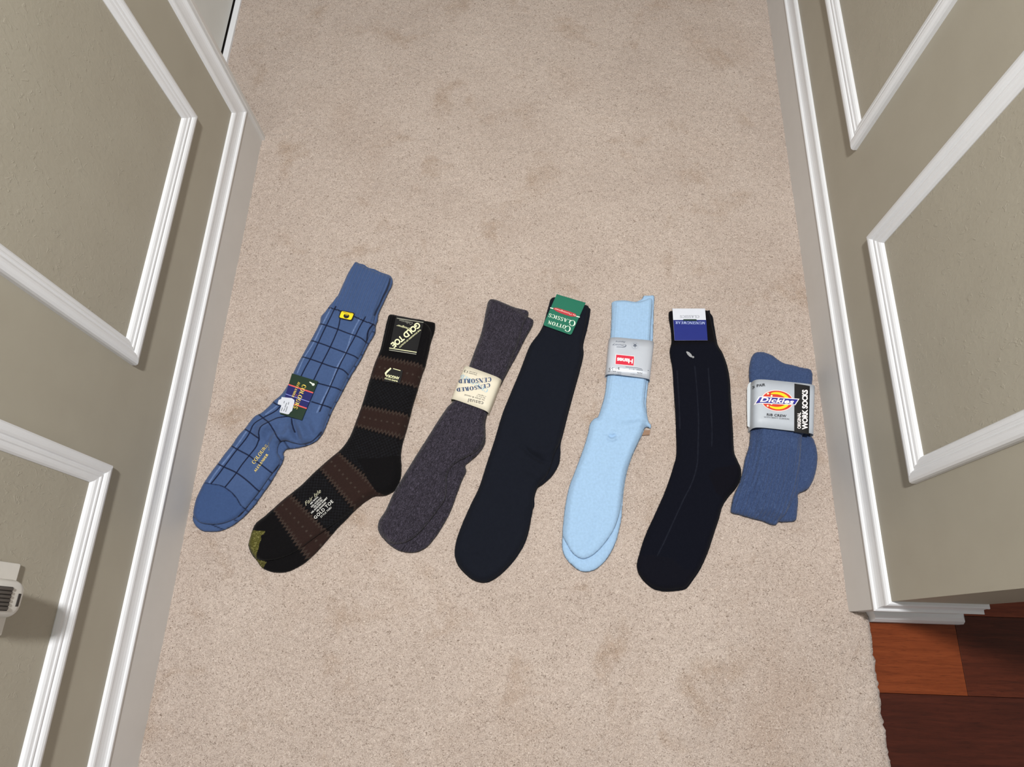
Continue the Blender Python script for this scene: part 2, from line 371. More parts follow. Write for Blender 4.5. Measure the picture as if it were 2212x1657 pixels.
class Sock:
    def __init__(s, outline, spine, T=0.009, r=0.009, below=None, zref=0.008, wob=0.0012, extra=None, z0=0.0008, jit=0.0002):
        P = floor_xy(outline, zref)
        s.P = resample(P, 0.002)
        # fuzzy knit edge
        n = len(s.P); nn = (rng.random((n, 2))-0.5)*2*jit; s.P = s.P+nn
        s.spine = resample(floor_xy(spine, 0.012), 0.004, False)
        s.T, s.r, s.below, s.wob, s.extra, s.z0 = T, r, below, wob, extra, z0
        dl = np.linalg.norm(np.diff(s.spine, axis=0), axis=1); s.cum = np.concatenate([[0], np.cumsum(dl)])
    def sd(s, Q):
        d, i, t = seg_dist(Q, s.P, np.roll(s.P, -1, 0))
        return np.where(inside(Q, s.P), d, -d)
    def sw(s, Q):
        A, B = s.spine[:-1], s.spine[1:]
        d, i, t = seg_dist(Q, A, B); D = B[i]-A[i]
        cr = D[:, 0]*(Q[:, 1]-A[i][:, 1])-D[:, 1]*(Q[:, 0]-A[i][:, 0])
        return s.cum[i]+t*(s.cum[i+1]-s.cum[i]), np.sign(cr)*d
    def s_at(s, px): return float(s.sw(floor_xy([px], 0.012))[0][0])
    def base(s, Q):
        b = np.full(len(Q), s.z0)
        if s.below:
            for lo_ in s.below:
                dl = lo_.sd(Q); b = np.maximum(b, s.z0+lo_.T*0.92*smooth01((dl+0.004)/0.016))
        return b
    def zs(s, Q, d=None, SW=None):
        if d is None: d = s.sd(Q)
        b = s.base(Q); k = np.clip(d/s.r, 0, 1); pr = np.sqrt(1-(1-k)**2)
        top = b+s.T*(0.35+0.65*pr)
        wv = (vnoise(Q[:, 0], Q[:, 1], 28)-0.5)*2*s.wob+(vnoise(Q[:, 0]+5, Q[:, 1], 70)-0.5)*s.wob*0.7
        top = top+wv*k
        if s.extra is not None:
            if SW is None: SW = s.sw(Q)
            top = top+s.extra(Q, SW[0], SW[1])*np.clip(d/0.003, 0, 1)
        bot = b+0.35*s.T*(1-pr)
        return np.maximum(top, bot+0.0003*(d > 0)), bot
    def build(s, name, mat, parent, step=0.0016, dye=None):
        mn, mx = s.P.min(0)-step*2, s.P.max(0)+step*2
        xs = np.arange(mn[0], mx[0], step); ys = np.arange(mn[1], mx[1], step)
        X, Y = np.meshgrid(xs, ys, indexing='ij'); Q = np.stack([X, Y], -1).reshape(-1, 2); nx, ny = X.shape
        ins = inside(Q, s.P); I = ins.reshape(nx, ny)
        c = I[:-1, :-1] | I[1:, :-1] | I[1:, 1:] | I[:-1, 1:]
        idx = np.arange(nx*ny).reshape(nx, ny)
        quads = np.stack([idx[:-1, :-1], idx[1:, :-1], idx[1:, 1:], idx[:-1, 1:]], -1)[c]
        used = np.unique(quads); mp = np.full(nx*ny, -1); mp[used] = np.arange(len(used))
        q = Q[used].copy(); isin = ins[used]; quads = mp[quads]
        A, B = s.P, np.roll(s.P, -1, 0); d, i, t = seg_dist(q, A, B)
        near = A[i]+t[:, None]*(B[i]-A[i])
        snap = (~isin) | (d < step*0.3)
        q[snap] = near[snap]; d = np.where(snap, 0, d)
        SW = s.sw(q); top, bot = s.zs(q, d, SW); top = np.where(snap, bot, top)
        V = np.column_stack([q, top]); n = len(V)
        inner = np.where(~snap)[0]; m2 = np.arange(n); m2[inner] = n+np.arange(len(inner))
        V = np.vstack([V, np.column_stack([q[inner], bot[inner]])])
        F = np.vstack([quads, m2[quads][:, ::-1]])
        tr = np.vstack([F[:, [0, 1, 2]], F[:, [0, 2, 3]]])
        me = bpy.data.meshes.new(name); set_mesh(me, V, tr)
        if dye is not None:
            c = dye(q, SW[0], SW[1]); c = np.vstack([c, c[inner]])
            at = me.color_attributes.new('dye', 'FLOAT_COLOR', 'POINT')
            at.data.foreach_set('color', np.column_stack([c, np.ones(len(c))]).astype(np.float32).ravel())
        kn = np.vstack([np.column_stack([SW[1], SW[0]]), np.column_stack([SW[1][inner], SW[0][inner]])])
        at = me.attributes.new('knit', 'FLOAT_VECTOR', 'POINT')
        at.data.foreach_set('vector', np.column_stack([kn, np.zeros(len(kn))]).astype(np.float32).ravel())
        return addm(name, me, mat, parent, True)

def mat_knit(name, dye=False, rgb=None, melange=None, mscale=330, rough=0.9, bumpd=0.0012, bstr=0.5, sheen=0.12, spec=0.15):
    m = NT(name); v = m.coord()
    if dye:
        a = m.node('ShaderNodeAttribute', attribute_name='dye'); c = a.outputs['Color']
    else: c = lin(*rgb)
    at = m.node('ShaderNodeAttribute', attribute_name='knit')
    mp = m.node('ShaderNodeMapping'); mp.inputs['Scale'].default_value = (1, 0.45, 1); m.l.new(at.outputs['Vector'], mp.inputs[0])
    f = m.noise(mp.outputs[0], 620, 2, 0.6); f2 = m.noise(v, 240, 3, 0.6)
    if melange:
        fib = m.noise(mp.outputs[0], mscale, 3, 0.7, 1.8)
        k = m.ramp(fib, [(0.46, 0.0), (0.66, 1.0)]); c = m.mix(k, c, lin(*melange))
    c2 = m.mix(m.ramp(f2, [(0.3, 0.0), (0.7, 0.32)]), c, m.mix(1.0, c, (0.62, 0.62, 0.62), 'MULTIPLY'))
    m.color(c2); m.rough(rough); m.b.inputs['Sheen Weight'].default_value = sheen; m.b.inputs['Sheen Roughness'].default_value = 0.5
    m.b.inputs['Specular IOR Level'].default_value = spec
    m.bump(m.math('ADD', m.math('MULTIPLY', f, 0.8), m.math('MULTIPLY', f2, 0.5)), bstr, bumpd)
    return m.mat

# ---------------- print and labels
class ZC:                                      # constant height surface
    def __init__(s, z): s.z = z
    def __call__(s, XY): return np.full(len(XY), s.z)
def on_sock(sk, off=0.0007):
    def f(XY): return sk.zs(np.asarray(XY))[0]+off
    return f
def to3(px, surf, zref):
    XY = floor_xy(px, zref); z = surf(XY); return np.column_stack([XY, z])
def decal(name, px, surf, zref, mat, parent, lift=0.0, sub=0):
    """flat print polygon given in photo pixels, laid on a surface"""
    px = np.array(px, float)
    if len(px) == 4 and sub:
        g = np.linspace(0, 1, sub+1); pts = []
        for b in g:
            for a in g: pts.append((1-b)*((1-a)*px[0]+a*px[1])+b*((1-a)*px[3]+a*px[2]))
        V = to3(pts, surf, zref); n = sub+1
        F = [(j*n+i, (j+1)*n+i, (j+1)*n+i+1, j*n+i+1) for j in range(sub) for i in range(sub)]
    else:
        V = to3(px, surf, zref); F = [tuple(range(len(px)))]
    V[:, 2] += lift
    o = add(name, V, F, mat, parent); flip_up(o); return o
def flip_up(o):
    me = o.data; me.update()
    if sum(p.normal.z*p.area for p in me.polygons) < 0: me.flip_normals()
def stroke(name, px, wpx, surf, zref, mat, parent, lift=0.0):
    P = np.array(px, float); D = np.gradient(P, axis=0) if len(P) > 2 else np.array([P[1]-P[0]]*2)
    N = np.column_stack([-D[:, 1], D[:, 0]]); N /= np.linalg.norm(N, axis=1)[:, None]
    wv = np.broadcast_to(np.asarray(wpx, float), (len(P),))[:, None]
    L, R_ = P+N*wv/2, P-N*wv/2; n = len(P)
    V = to3(np.vstack([L, R_]), surf, zref); V[:, 2] += lift
    o = add(name, V, [(i, i+1, n+i+1, n+i) for i in range(n-1)], mat, parent); flip_up(o); return o
def card(name, px, z, mat, parent, zref=None, thick=0.0005, rc=0.0, fold=0.0):
    """thin cardboard, corners px TL TR BR BL, rc = corner cut fraction on the last two corners"""
    P = np.array(px, float)
    if rc:
        BR, BL, TR, TL = P[2], P[3], P[1], P[0]; out = [TL, TR]
        for c, a, b in ((BR, TR, BL), (BL, BR, TL)):
            for t in np.linspace(0, 1, 5):
                q0 = c+(a-c)*rc; q1 = c+(b-c)*rc; out.append((1-t)**2*q0+2*t*(1-t)*c+t**2*q1)
        P = np.array(out)
    V3 = to3(P, ZC(z), z if zref is None else zref); n = len(V3)
    V = np.vstack([V3, V3-[0, 0, thick]])
    F = [tuple(range(n)), tuple(range(2*n-1, n-1, -1))]+[(i, (i+1) % n, n+(i+1) % n, n+i) for i in range(n)]
    o = add(name, V, F, mat, parent); recalc(o)
    if fold:                                    # card folded over the cuff edge: part of the same mesh
        A, B = V3[0], V3[1]; d = B-A; up = np.array([d[1], -d[0], 0]); cc = V3[:, :2].mean(0)
        if np.dot(up[:2], cc-A[:2]) > 0: up = -up
        up = up/np.linalg.norm(up); prof = [(0, 0), (.0012, -.0004), (.0020, -.0018), (.0022, -.004), (.0022, -fold), (.0014, -fold), (0.0, -.002)]
        VV = [A+up*a+np.array([0, 0, b]) for a, b in prof]+[B+up*a+np.array([0, 0, b]) for a, b in prof]; k = len(prof)
        import bmesh
        bm = bmesh.new(); bm.from_mesh(o.data); vs = [bm.verts.new(tuple(v)) for v in VV]
        for i in range(k): bm.faces.new([vs[i], vs[(i+1) % k], vs[k+(i+1) % k], vs[k+i]])
        bm.faces.new(vs[:k][::-1]); bm.faces.new(vs[k:]); bmesh.ops.recalc_face_normals(bm, faces=bm.faces); bm.to_mesh(o.data); bm.free()
    return o
class Sleeve:
    """paper band round the socks: corners px TL TR BR BL (u runs left to right)"""
    def __init__(s, px, z, p=5.0, zlow=0.002):
        s.px = np.array(px, float); s.z = z; s.p = p; s.zlow = zlow
        e = to3(s.px, ZC(z*0.55), z*0.55); s.c = e[:, :2]
    def prof(s, u): return s.zlow+(s.z-s.zlow)*np.maximum(1-np.abs(2*np.asarray(u)-1)**s.p, 0)**(1/s.p)
    def uv(s, XY):                                # inverse of the bilinear patch (few Newton steps)
        XY = np.asarray(XY); u = np.full(len(XY), .5); v = u.copy(); A, B, C, D = s.c
        for _ in range(8):
            p = ((1-u)*(1-v))[:, None]*A+(u*(1-v))[:, None]*B+(u*v)[:, None]*C+((1-u)*v)[:, None]*D
            pu = (1-v)[:, None]*(B-A)+v[:, None]*(C-D); pv = (1-u)[:, None]*(D-A)+u[:, None]*(C-B); r = XY-p
            det = pu[:, 0]*pv[:, 1]-pu[:, 1]*pv[:, 0]
            u = u+(r[:, 0]*pv[:, 1]-r[:, 1]*pv[:, 0])/det; v = v+(pu[:, 0]*r[:, 1]-pu[:, 1]*r[:, 0])/det
        return u, v
    def surf(s, XY): return s.prof(np.clip(s.uv(XY)[0], 0.004, 0.996))+0.0004
    def build(s, name, mat, parent, nu=60, nv=6, wav=0.0):
        th = np.linspace(-math.pi/2, math.pi/2, nu); U = (np.sin(th)+1)/2; V = []
        A, B, C, D = s.c
        for side in (1, -1):
            for v in np.linspace(0, 1, nv):
                for u in U:
                    p = (1-u)*(1-v)*A+u*(1-v)*B+u*v*C+(1-u)*v*D
                    z = s.prof(u) if side > 0 else s.zlow-0.0005
                    V.append((p[0], p[1], float(z)+(wav*math.sin(u*9+v*4) if side > 0 and .1 < u < .9 else 0)))
        n = nu*nv; F = []
        for k in (0, 1):
            for j in range(nv-1):
                for i in range(nu-1):
                    F.append((k*n+j*nu+i, k*n+j*nu+i+1, k*n+(j+1)*nu+i+1, k*n+(j+1)*nu+i))
        for j in range(nv-1):
            for i in (0, nu-1): F.append((j*nu+i, (j+1)*nu+i, n+(j+1)*nu+i, n+j*nu+i))
        o = add(name, V, F, mat, parent, True); recalc(o)
        m = o.modifiers.new('thickness', 'SOLIDIFY'); m.thickness = 0.0004; m.offset = 0
        return o
# built-in sans letters
def font_mesh(txt, shear=0.0, bold=0.0, space=1.0):
    cu = bpy.data.curves.new('t', 'FONT'); cu.body = txt; cu.shear = shear; cu.offset = bold; cu.space_character = space; cu.resolution_u = 3
    ob = bpy.data.objects.new('t', cu); col.objects.link(ob)
    dg = bpy.context.evaluated_depsgraph_get(); me = bpy.data.meshes.new_from_object(ob.evaluated_get(dg))
    V = np.array([v.co[:] for v in me.vertices])[:, :2]; F = [tuple(p.vertices) for p in me.polygons]
    bpy.data.objects.remove(ob); bpy.data.curves.remove(cu); bpy.data.meshes.remove(me)
    return V, F
# drawn serif letters: quads in a box one unit high
def serif_mesh(txt, thick=0.17, thin=0.055, gap=0.12, smallcaps=0.0):
    V, F = [], []; cx = 0.0
    def quad(*p):
        k = len(V); V.extend(p); F.append(tuple(range(k, k+len(p))))
    for ci, ch in enumerate(txt):
        if ch == ' ': cx += 0.4; continue
        def rect(x, y, ww, h): quad((cx+x, y), (cx+x+ww, y), (cx+x+ww, y+h), (cx+x, y+h))
        def stem(x, ww=thick, sl=1, sr=1, top=1, bot=1):
            rect(x, 0, ww, 1); e = .07
            if bot: rect(x-e*sl, 0, ww+e*(sl+sr), .05)
            if top: rect(x-e*sl, .95, ww+e*(sl+sr), .05)
        def diag(x0, y0, x1, y1, ww): quad((cx+x0, y0), (cx+x0+ww, y0), (cx+x1+ww, y1), (cx+x1, y1))
        def arc(x, y, rx, ry, a0, a1, n=22, tk=thick, tn=thin):
            pr = None
            for i in range(n+1):
                a = math.radians(a0+(a1-a0)*i/n); o = (cx+x+rx*math.cos(a), y+ry*math.sin(a)); q = (cx+x+(rx-tk)*math.cos(a), y+(ry-tn)*math.sin(a))
                if pr: quad(pr[0], o, q, pr[1])
                pr = (o, q)
        W = .7
        if ch == 'O': arc(.40, .5, .40, .52, 0, 360, 36); W = .8
        elif ch == 'C': arc(.40, .5, .40, .52, 42, 318); rect(.66, .64, .05, .3); rect(.64, .12, .05, .14); W = .73
        elif ch == 'G': arc(.40, .5, .40, .52, 42, 330); rect(.66, .66, .05, .28); rect(.58, .02, .15, .4); rect(.5, .40, .3, .05); W = .8
        elif ch == 'T': stem(.27, top=0); rect(0, .94, .7, .06); rect(0, .74, .05, .2); rect(.65, .74, .05, .2)
        elif ch == 'I': stem(.07); W = .31
        elif ch == 'L': stem(.07); rect(.07, 0, .56, .06); rect(.58, 0, .05, .26); W = .63
        elif ch in 'EF': stem(.07); rect(.07, .94, .53, .06); rect(.55, .76, .05, .22); rect(.2, .49, .28, .05); rect(.44, .4, .05, .23); rect(.07, 0, .56, .06); rect(.58, 0, .05, .24); W = .64
        elif ch == 'N': stem(.1, thin*1.2, bot=1); stem(.66, thin*1.2, bot=0); diag(.64, 0, .06, 1, thick*1.1); W = .8
        elif ch == 'A': diag(.06, 0, .33, 1, thin*1.2); diag(.55, 0, .30, 1, thick); rect(.18, .3, .38, .05); rect(0, 0, .22, .05); rect(.48, 0, .32, .05); W = .8
        elif ch == 'S':
            arc(.30, .73, .27, .29, 30, 200, tk=thick*.75); arc(.30, .27, .29, .29, -150, 20, tk=thick*.75)
            diag(.42, .27, .03, .62, thick); rect(.52, .68, .05, .28); rect(.0, .06, .05, .28); W = .6
        elif ch == 'R': stem(.07); arc(.32, .73, .32, .27, -90, 90); rect(.15, .94, .2, .06); rect(.15, .46, .2, .05); diag(.56, 0, .32, .5, thick); rect(.52, 0, .24, .05); W = .76
        elif ch == 'D': stem(.07); arc(.32, .5, .44, .5, -90, 90); rect(.15, .94, .2, .06); rect(.15, 0, .2, .06); W = .78
        elif ch == 'U': stem(.07, bot=0); stem(.62, thin*1.2, bot=0); rect(.07, .2, thick, .1); arc(.375, .3, .305, .32, 180, 360, tk=thick*.8); W = .78
        elif ch == 'X': diag(.52, 0, .04, 1, thick); diag(.04, 0, .55, 1, thin*1.3); rect(-.02, 0, .24, .05); rect(.46, 0, .3, .05); rect(0, .95, .28, .05); rect(.48, .95, .24, .05); W = .74
        elif ch == 'J': stem(.25, bot=0); arc(.2, .2, .22, .22, 180, 330, tk=thick*.6); W = .5
        elif ch == 'M': stem(.09, thin*1.2); stem(.72, thick); diag(.42, 0, .06, 1, thick); diag(.42, 0, .78, 1, thin*1.3); W = .98
        elif ch == 'W': diag(.26, 0, .02, 1, thick); diag(.28, 0, .50, 1, thin*1.3); diag(.68, 0, .44, 1, thick); diag(.72, 0, .94, 1, thin*1.3); rect(-.04, .95, .3, .05); rect(.84, .95, .24, .05); W = 1.04
        cx += W+gap
    return np.array(V), F
def text(txt, p0, p1, hpx, surf, zref, mat, parent, serif=False, lift=0.0, bend=0.0, shear=0.0, bold=0.0, space=1.0, thick=.17, name='printed_text', desc=False):
    """p0 -> p1: centre line of the lettering in photo pixels, reading direction; hpx: letter height"""
    V, F = serif_mesh(txt, thick=thick) if serif else font_mesh(txt, shear, bold, space)
    mn, mx = V.min(0), V.max(0)
    a = (V[:, 0]-mn[0])/(mx[0]-mn[0]); b = (V[:, 1]-mn[1])/(mx[1]-mn[1])-0.5
    p0 = np.array(p0, float); p1 = np.array(p1, float); d = p1-p0; d_ = d/np.linalg.norm(d); up = np.array([d_[1], -d_[0]])
    px = p0+a[:, None]*d+(b*hpx)[:, None]*up+(bend*4*a*(1-a))[:, None]*up
    V3 = to3(px, surf, zref); V3[:, 2] += lift
    o = add(name, V3, F, mat, parent); flip_up(o)
    return o
def ZP(ox, oy, s):
    f = lambda x, y: (ox+x/s, oy+y/s); f.s = s; return f
def rib(amp, lam, smax=None):
    def f(Q, s, wv):
        k = amp*(np.cos(2*math.pi*wv/lam))
        if smax is not None: k = k*smooth01((smax-s)/0.012)
        return k
    return f
def gauss_ridge(Q, pts_px, amp, wd):
    P = resample(floor_xy(pts_px, 0.014), 0.004, False); d = line_dist(Q, P); e = np.minimum(np.linalg.norm(Q-P[0], axis=1), np.linalg.norm(Q-P[-1], axis=1))
    return amp*np.exp(-(d/wd)**2)*np.clip(e/min(0.02, 0.3*np.linalg.norm(P[-1]-P[0]))+0.25, 0, 1)
def pair(name, px, label, group=None):
    p = floor_xy([px], 0)[0]; o = empty(name, (p[0], p[1], 0.0)); tag(o, label, 'socks', None, group); return o
def c3(rgb, n): return np.tile(np.array(lin(*rgb)), (n, 1))
def paint(c, mask, rgb, k=1.0):
    m = (np.clip(mask, 0, 1)*k)[:, None]; c[:] = c*(1-m)+np.array(lin(*rgb))*m

# ============================================ 1 blue windowpane socks
A1 = (390, 540, 2.59); B1 = (400, 850, 5.344); K1 = (690, 550, 9.206)
left1 = Z(*B1, [(75,1380),(85,1310),(110,1210),(155,1110),(200,1025),(280,905),(360,800),(440,690),(525,585),(600,475),(675,395),(745,300),(800,245),(870,210),(960,130),(1010,75)])+Z(*A1, [(560,800),(600,740),(640,650),(700,540),(770,410)])+Z(*K1, [(10,1220),(90,1120),(160,1030),(270,890),(350,790),(400,680),(450,570),(490,480),(540,370),(600,260),(655,180)])
up1 = left1+Z(*K1, [(700,128),(745,140),(860,215),(1000,280),(1150,350),(1300,385),(1385,412),(1412,460),(1395,560),(1345,690),(1270,840),(1195,1000),(1130,1130),(1100,1210),(1080,1320),(1100,1390)])+Z(*A1, [(1075,440),(1040,510),(995,600),(940,690),(890,790),(840,885),(805,965)])+Z(*B1, [(1570,440),(1500,515),(1435,560),(1340,583),(1240,570),(1170,548),(1105,556),(1072,600),(1060,680),(1088,750),(1082,800),(1050,860),(1000,920),(940,1000),(850,1132),(740,1270),(645,1388),(560,1448),(460,1490),(370,1508),(260,1508),(170,1490),(110,1445)])
lo1 = [(x+1.2, y+.5) for x, y in left1]+Z(*K1, [(720,125),(780,150),(885,178),(960,235),(1090,268),(1200,322),(1310,360),(1400,398),(1440,455),(1447,540),(1420,630),(1370,720),(1310,850),(1260,960),(1200,1080),(1163,1180),(1150,1290),(1112,1395)])+Z(*A1, [(1085,460),(1045,530),(1000,620),(945,710),(895,805),(845,900),(812,980)])+Z(*B1, [(1580,455),(1510,540),(1410,592),(1300,622),(1210,632),(1150,645),(1125,690),(1132,730),(1112,795),(1062,880),(1035,930),(960,1050),(860,1190),(790,1290),(690,1398),(620,1460),(520,1532),(400,1582),(300,1592),(200,1588),(130,1548),(92,1500),(72,1440)])
sp1 = Z(*A1, [(1075,90),(1010,240),(950,400),(865,600),(760,790),(690,900),(590,985)])+Z(*B1, [(900,560),(760,720),(600,900),(420,1150),(260,1400),(180,1540)])
P1 = pair('sock_pair', (640, 900), 'slate blue socks with navy windowpane check and a green and navy card')
M_s1 = mat_knit('slate_blue_windowpane_knit', dye=True, bumpd=0.001)
BL, NV, LB = (66, 87, 128), (14, 20, 44), (116, 138, 180)
dark_lines = [Z(*A1, q) for q in ([(870,320),(830,400),(790,480),(740,590),(700,660),(670,720)], [(895,385),(880,450),(845,530),(800,620),(760,700),(740,740)],
    [(1035,375),(1000,440),(975,490),(930,570),(890,650),(850,740),(810,830),(780,905)], [(1075,410),(1050,455),(1035,515),(1000,590),(950,690),(930,730)],
    [(815,318),(860,332),(920,352),(980,378),(1040,404),(1090,414)], [(762,408),(850,435),(930,465),(1000,490),(1050,522)], [(722,504),(800,530),(880,560),(950,585),(1005,608)],
    [(668,594),(750,620),(850,655),(905,670),(950,706)], [(700,722),(750,740),(840,765),(905,782)], [(735,850),(800,870),(860,884)])]
dark_lines += [Z(*B1, q) for q in ([(1100,150),(1060,190),(1000,230),(900,280),(820,330),(780,380),(750,450),(700,530),(610,640),(530,740),(450,850),(380,950),(300,1050)],
    [(1200,262),(1150,270),(1060,290),(980,340),(900,390),(870,450),(860,530),(830,600),(740,720),(660,820),(590,920),(520,1010),(460,1085)],
    [(990,80),(1050,125),(1085,140)], [(835,230),(920,300),(980,350),(1030,440),(1100,552)], [(665,398),(750,450),(860,527)], [(512,590),(600,645),(740,720),(830,790),(900,840),(995,915)],
    [(352,800),(450,850),(590,915),(720,1010),(850,1130)], [(195,1028),(300,1050),(400,1065),(460,1090),(540,1150),(600,1220),(640,1290),(685,1335)],
    [(1080,800),(990,925),(845,1130),(690,1325),(600,1415)], [(1225,290),(1235,360),(1260,440)])]
edge_lines = [Z(*B1, [(1100,562),(1165,553),(1240,574),(1340,588),(1440,563),(1500,520),(1570,442)]), Z(*K1, [(745,150),(860,222),(1000,285),(1150,352),(1300,388),(1385,415)]), Z(*K1, [(1405,470),(1390,560),(1340,690),(1265,840),(1190,1000),(1125,1130),(1095,1210)])]
pale_lines = [Z(*A1, q) for q in ([(845,325),(790,430),(740,530),(690,610),(655,690)], [(1005,385),(960,470),(930,560),(880,650),(845,740),(800,830),(765,910)])]+[Z(*B1, q) for q in ([(720,430),(640,545),(540,680),(440,810),(350,930),(285,1030)], [(1090,120),(1010,185),(930,240)])]
def dye1(low):
    def f(Q, s, wv):
        c = c3(BL, len(Q)); g = vnoise(Q[:, 0], Q[:, 1], 60); paint(c, g, (58, 79, 118), 0.4)
        if low:
            for k in range(24): paint(c, np.exp(-((s-0.13-k*0.024)/0.0011)**4), NV, 0.9)
            return c
        for L in pale_lines:
            d = line_dist(Q, resample(floor_xy(L, 0.015), 0.004, False)); paint(c, np.clip(1.6-d/0.0011, 0, 1)*(0.45+0.55*vnoise(Q[:, 0]+2, Q[:, 1], 400)), LB, 0.75)
        for L in dark_lines:
            d = line_dist(Q, resample(floor_xy(L, 0.015), 0.004, False)); paint(c, np.clip(2.15-d/0.0007, 0, 1), NV, 1.0)
        for L in edge_lines:
            d = line_dist(Q, resample(floor_xy(L, 0.010), 0.004, False)); paint(c, np.clip(1.7-d/0.0009, 0, 1), NV, 0.85)
        toe = floor_xy(Z(*B1, [(195,1028),(300,1050),(400,1065),(460,1090),(540,1150),(600,1220),(640,1290),(685,1335),(560,1448),(370,1520),(100,1500),(40,1300)]), 0.014)
        paint(c, inside(Q, toe).astype(float), (54, 76, 118), 0.8)
        return c
    return f
def ex1(Q, s, wv):
    h = 0.0012*np.cos(2*math.pi*wv/0.0072)*smooth01((0.125-s)/0.012)
    R = lambda pts, amp, wd: gauss_ridge(Q, Z(*B1, pts), amp, wd)
    h = h+R([(870,540),(885,430),(960,375),(1080,345)], .007, .008)+R([(1060,500),(990,580),(960,650)], .004, .007)+R([(1100,530),(1180,480),(1225,380)], .006, .008)
    h = h-R([(1235,290),(1262,420),(1310,555)], .0065, .005)+R([(1310,330),(1350,440),(1385,560)], .004, .005)-R([(1395,330),(1440,430),(1490,510)], .0045, .006)
    return h-R([(1010,410),(950,490),(935,570)], .0055, .008)-R([(760,330),(830,300),(930,250)], .002, .005)
s1b = Sock(lo1, sp1, T=.0075, extra=rib(.0005, .0072, .125)); s1b.build('sock', M_s1, P1, .0018, dye1(True))
s1 = Sock(up1, sp1, T=.0085, below=[s1b], zref=.012, extra=ex1); o1 = s1.build('sock', M_s1, P1, .0009, dye1(False))
M_green = plain('dark_green_card', (22, 46, 32), .35); M_navyc = plain('navy_card_print', (24, 28, 92), .35); M_red = plain('coral_red_print', (212, 86, 84), .4)
M_ltb = plain('pale_blue_print', (130, 140, 214), .4); M_gold = plain('gold_yellow_print', (238, 208, 92), .4); M_white = plain('white_paper', (200, 204, 214), .5); M_greyp = plain('grey_print', (120, 124, 132), .5)
G = ZP(590, 790, 12.75); zt = .0205
tg = card('hang_tag', [G(520,210), G(1240,430), G(790,1500), G(185,1325)], zt, M_green, P1); tg['label'] = 'green and navy card tag with red stripes'
S = ZC(zt+.0002)
TL, TR, BR, BLc = map(np.array, (G(520,210), G(1240,430), G(790,1500), G(185,1325)))
def vb(v0, v1, u0=0, u1=1, l0=0.0, l1=0.0):
    f = lambda u, v: (1-v)*((1-u)*TL+u*TR)+v*((1-u)*BLc+u*BR)
    return [f(u0, v0-l0), f(u1, v0+l1), f(u1, v1+l1), f(u0, v1-l0)]
decal('printed_stripe', vb(.30, .685, l0=.01, l1=.01), S, zt, M_navyc, tg)
for a, b, m in ((.275, .305, M_red), (.675, .705, M_red), (.515, .53, M_ltb)): decal('printed_stripe', vb(a, b, l0=.01, l1=.01), S, zt, m, tg, .0002)
text('COLOURS', G(868,530), G(610,1190), 118/12.75, S, zt, M_gold, tg, True, .0005, thick=.2)
text('ALEXANDER', G(725,455), G(540,870), 66/12.75, S, zt, M_gold, tg, True, .0005, thick=.2)
text('by', G(650,795), G(625,850), 34/12.75, S, zt, M_red, tg, lift=.0005)
stk = decal('price_sticker', [G(*p) for p in [(130,1040),(160,950),(228,920),(240,868),(520,900),(590,950),(590,1015),(545,1180),(525,1250),(482,1280),(440,1340),(400,1345),(190,1292),(180,1262),(232,1095),(142,1070)]], S, zt, M_white, tg, .0008)
for a, b in (((440,1010),(420,1080)), ((380,1030),(330,1160)), ((320,980),(300,1040)), ((400,1130),(350,1280)), ((330,1180),(290,1260)), ((265,1160),(225,1260))):
    stroke('printed_mark', [G(*a), G(*b)], 1.6, S, zt, M_greyp, tg, .0011)
def ball(name, c, r, mat, parent, sq=(1, 1, 1), seg=14):
    V, F = [], []
    for i in range(seg//2+1):
        th = math.pi*i/(seg//2)
        for j in range(seg):
            ph = 2*math.pi*j/seg; V.append((c[0]+r*sq[0]*math.sin(th)*math.cos(ph), c[1]+r*sq[1]*math.sin(th)*math.sin(ph), c[2]+r*sq[2]*math.cos(th)))
    for i in range(seg//2):
        for j in range(seg): F.append((i*seg+j, (i+1)*seg+j, (i+1)*seg+(j+1) % seg, i*seg+(j+1) % seg))
    return add(name, V, F, mat, parent, True)
M_plast = plain('white_plastic_fastener', (222, 230, 220), .3)
pb = floor_xy([G(1110, 525)], zt)[0]; ball('fastener', (pb[0], pb[1], zt+.001), .0027, M_plast, tg, (1, 1, .5))
stroke('fastener_tail', [G(1008,452), G(1085,505)], [2, 3], S, zt, M_plast, tg, .0008)
M_yel = plain('yellow_sticker', (246, 214, 34), .4); M_blk = plain('black_print', (20, 20, 22), .4)
G = lambda x, y: (690+x/9.206, 550+y/9.206)
def rounded(c, rc=.22, n=4):
    c = np.array(c, float); out = []
    for i in range(4):
        p, a, b = c[i], c[i-1], c[(i+1) % 4]
        la = np.linalg.norm(a-p); lb = np.linalg.norm(b-p); r = rc*min(la, lb); q0 = p+(a-p)/la*r; q1 = p+(b-p)/lb*r
        for t in np.linspace(0, 1, n): out.append((1-t)**2*q0+2*t*(1-t)*p+t*t*q1)
    return out
zs1 = float(s1.zs(floor_xy([G(550,1230)], .016))[0][0])+.0016; S = ZC(zs1)
st = decal('sticker', rounded([G(425,1118), G(715,1172), G(655,1338), G(383,1280)]), S, .016, M_blk, o1); st['label'] = 'small yellow and black sticker'
decal('printed_field', rounded([G(452,1138), G(695,1185), G(638,1318), G(403,1264)]), S, .016, M_yel, o1, .0003)
em = [(545+58*math.cos(a)*(1 if math.sin(a) > 0 else 1), 1235+(50 if math.sin(a) > 0 else 42)*math.sin(a)) for a in np.linspace(0, 2*math.pi, 18)[:-1]]
decal('printed_emblem', [G(*p) for p in em], S, .016, M_blk, o1, .0005)
for x in (530, 550, 570): stroke('printed_mark', [G(x,1200), G(x+8,1228)], 1, S, .016, M_yel, o1, .0007)
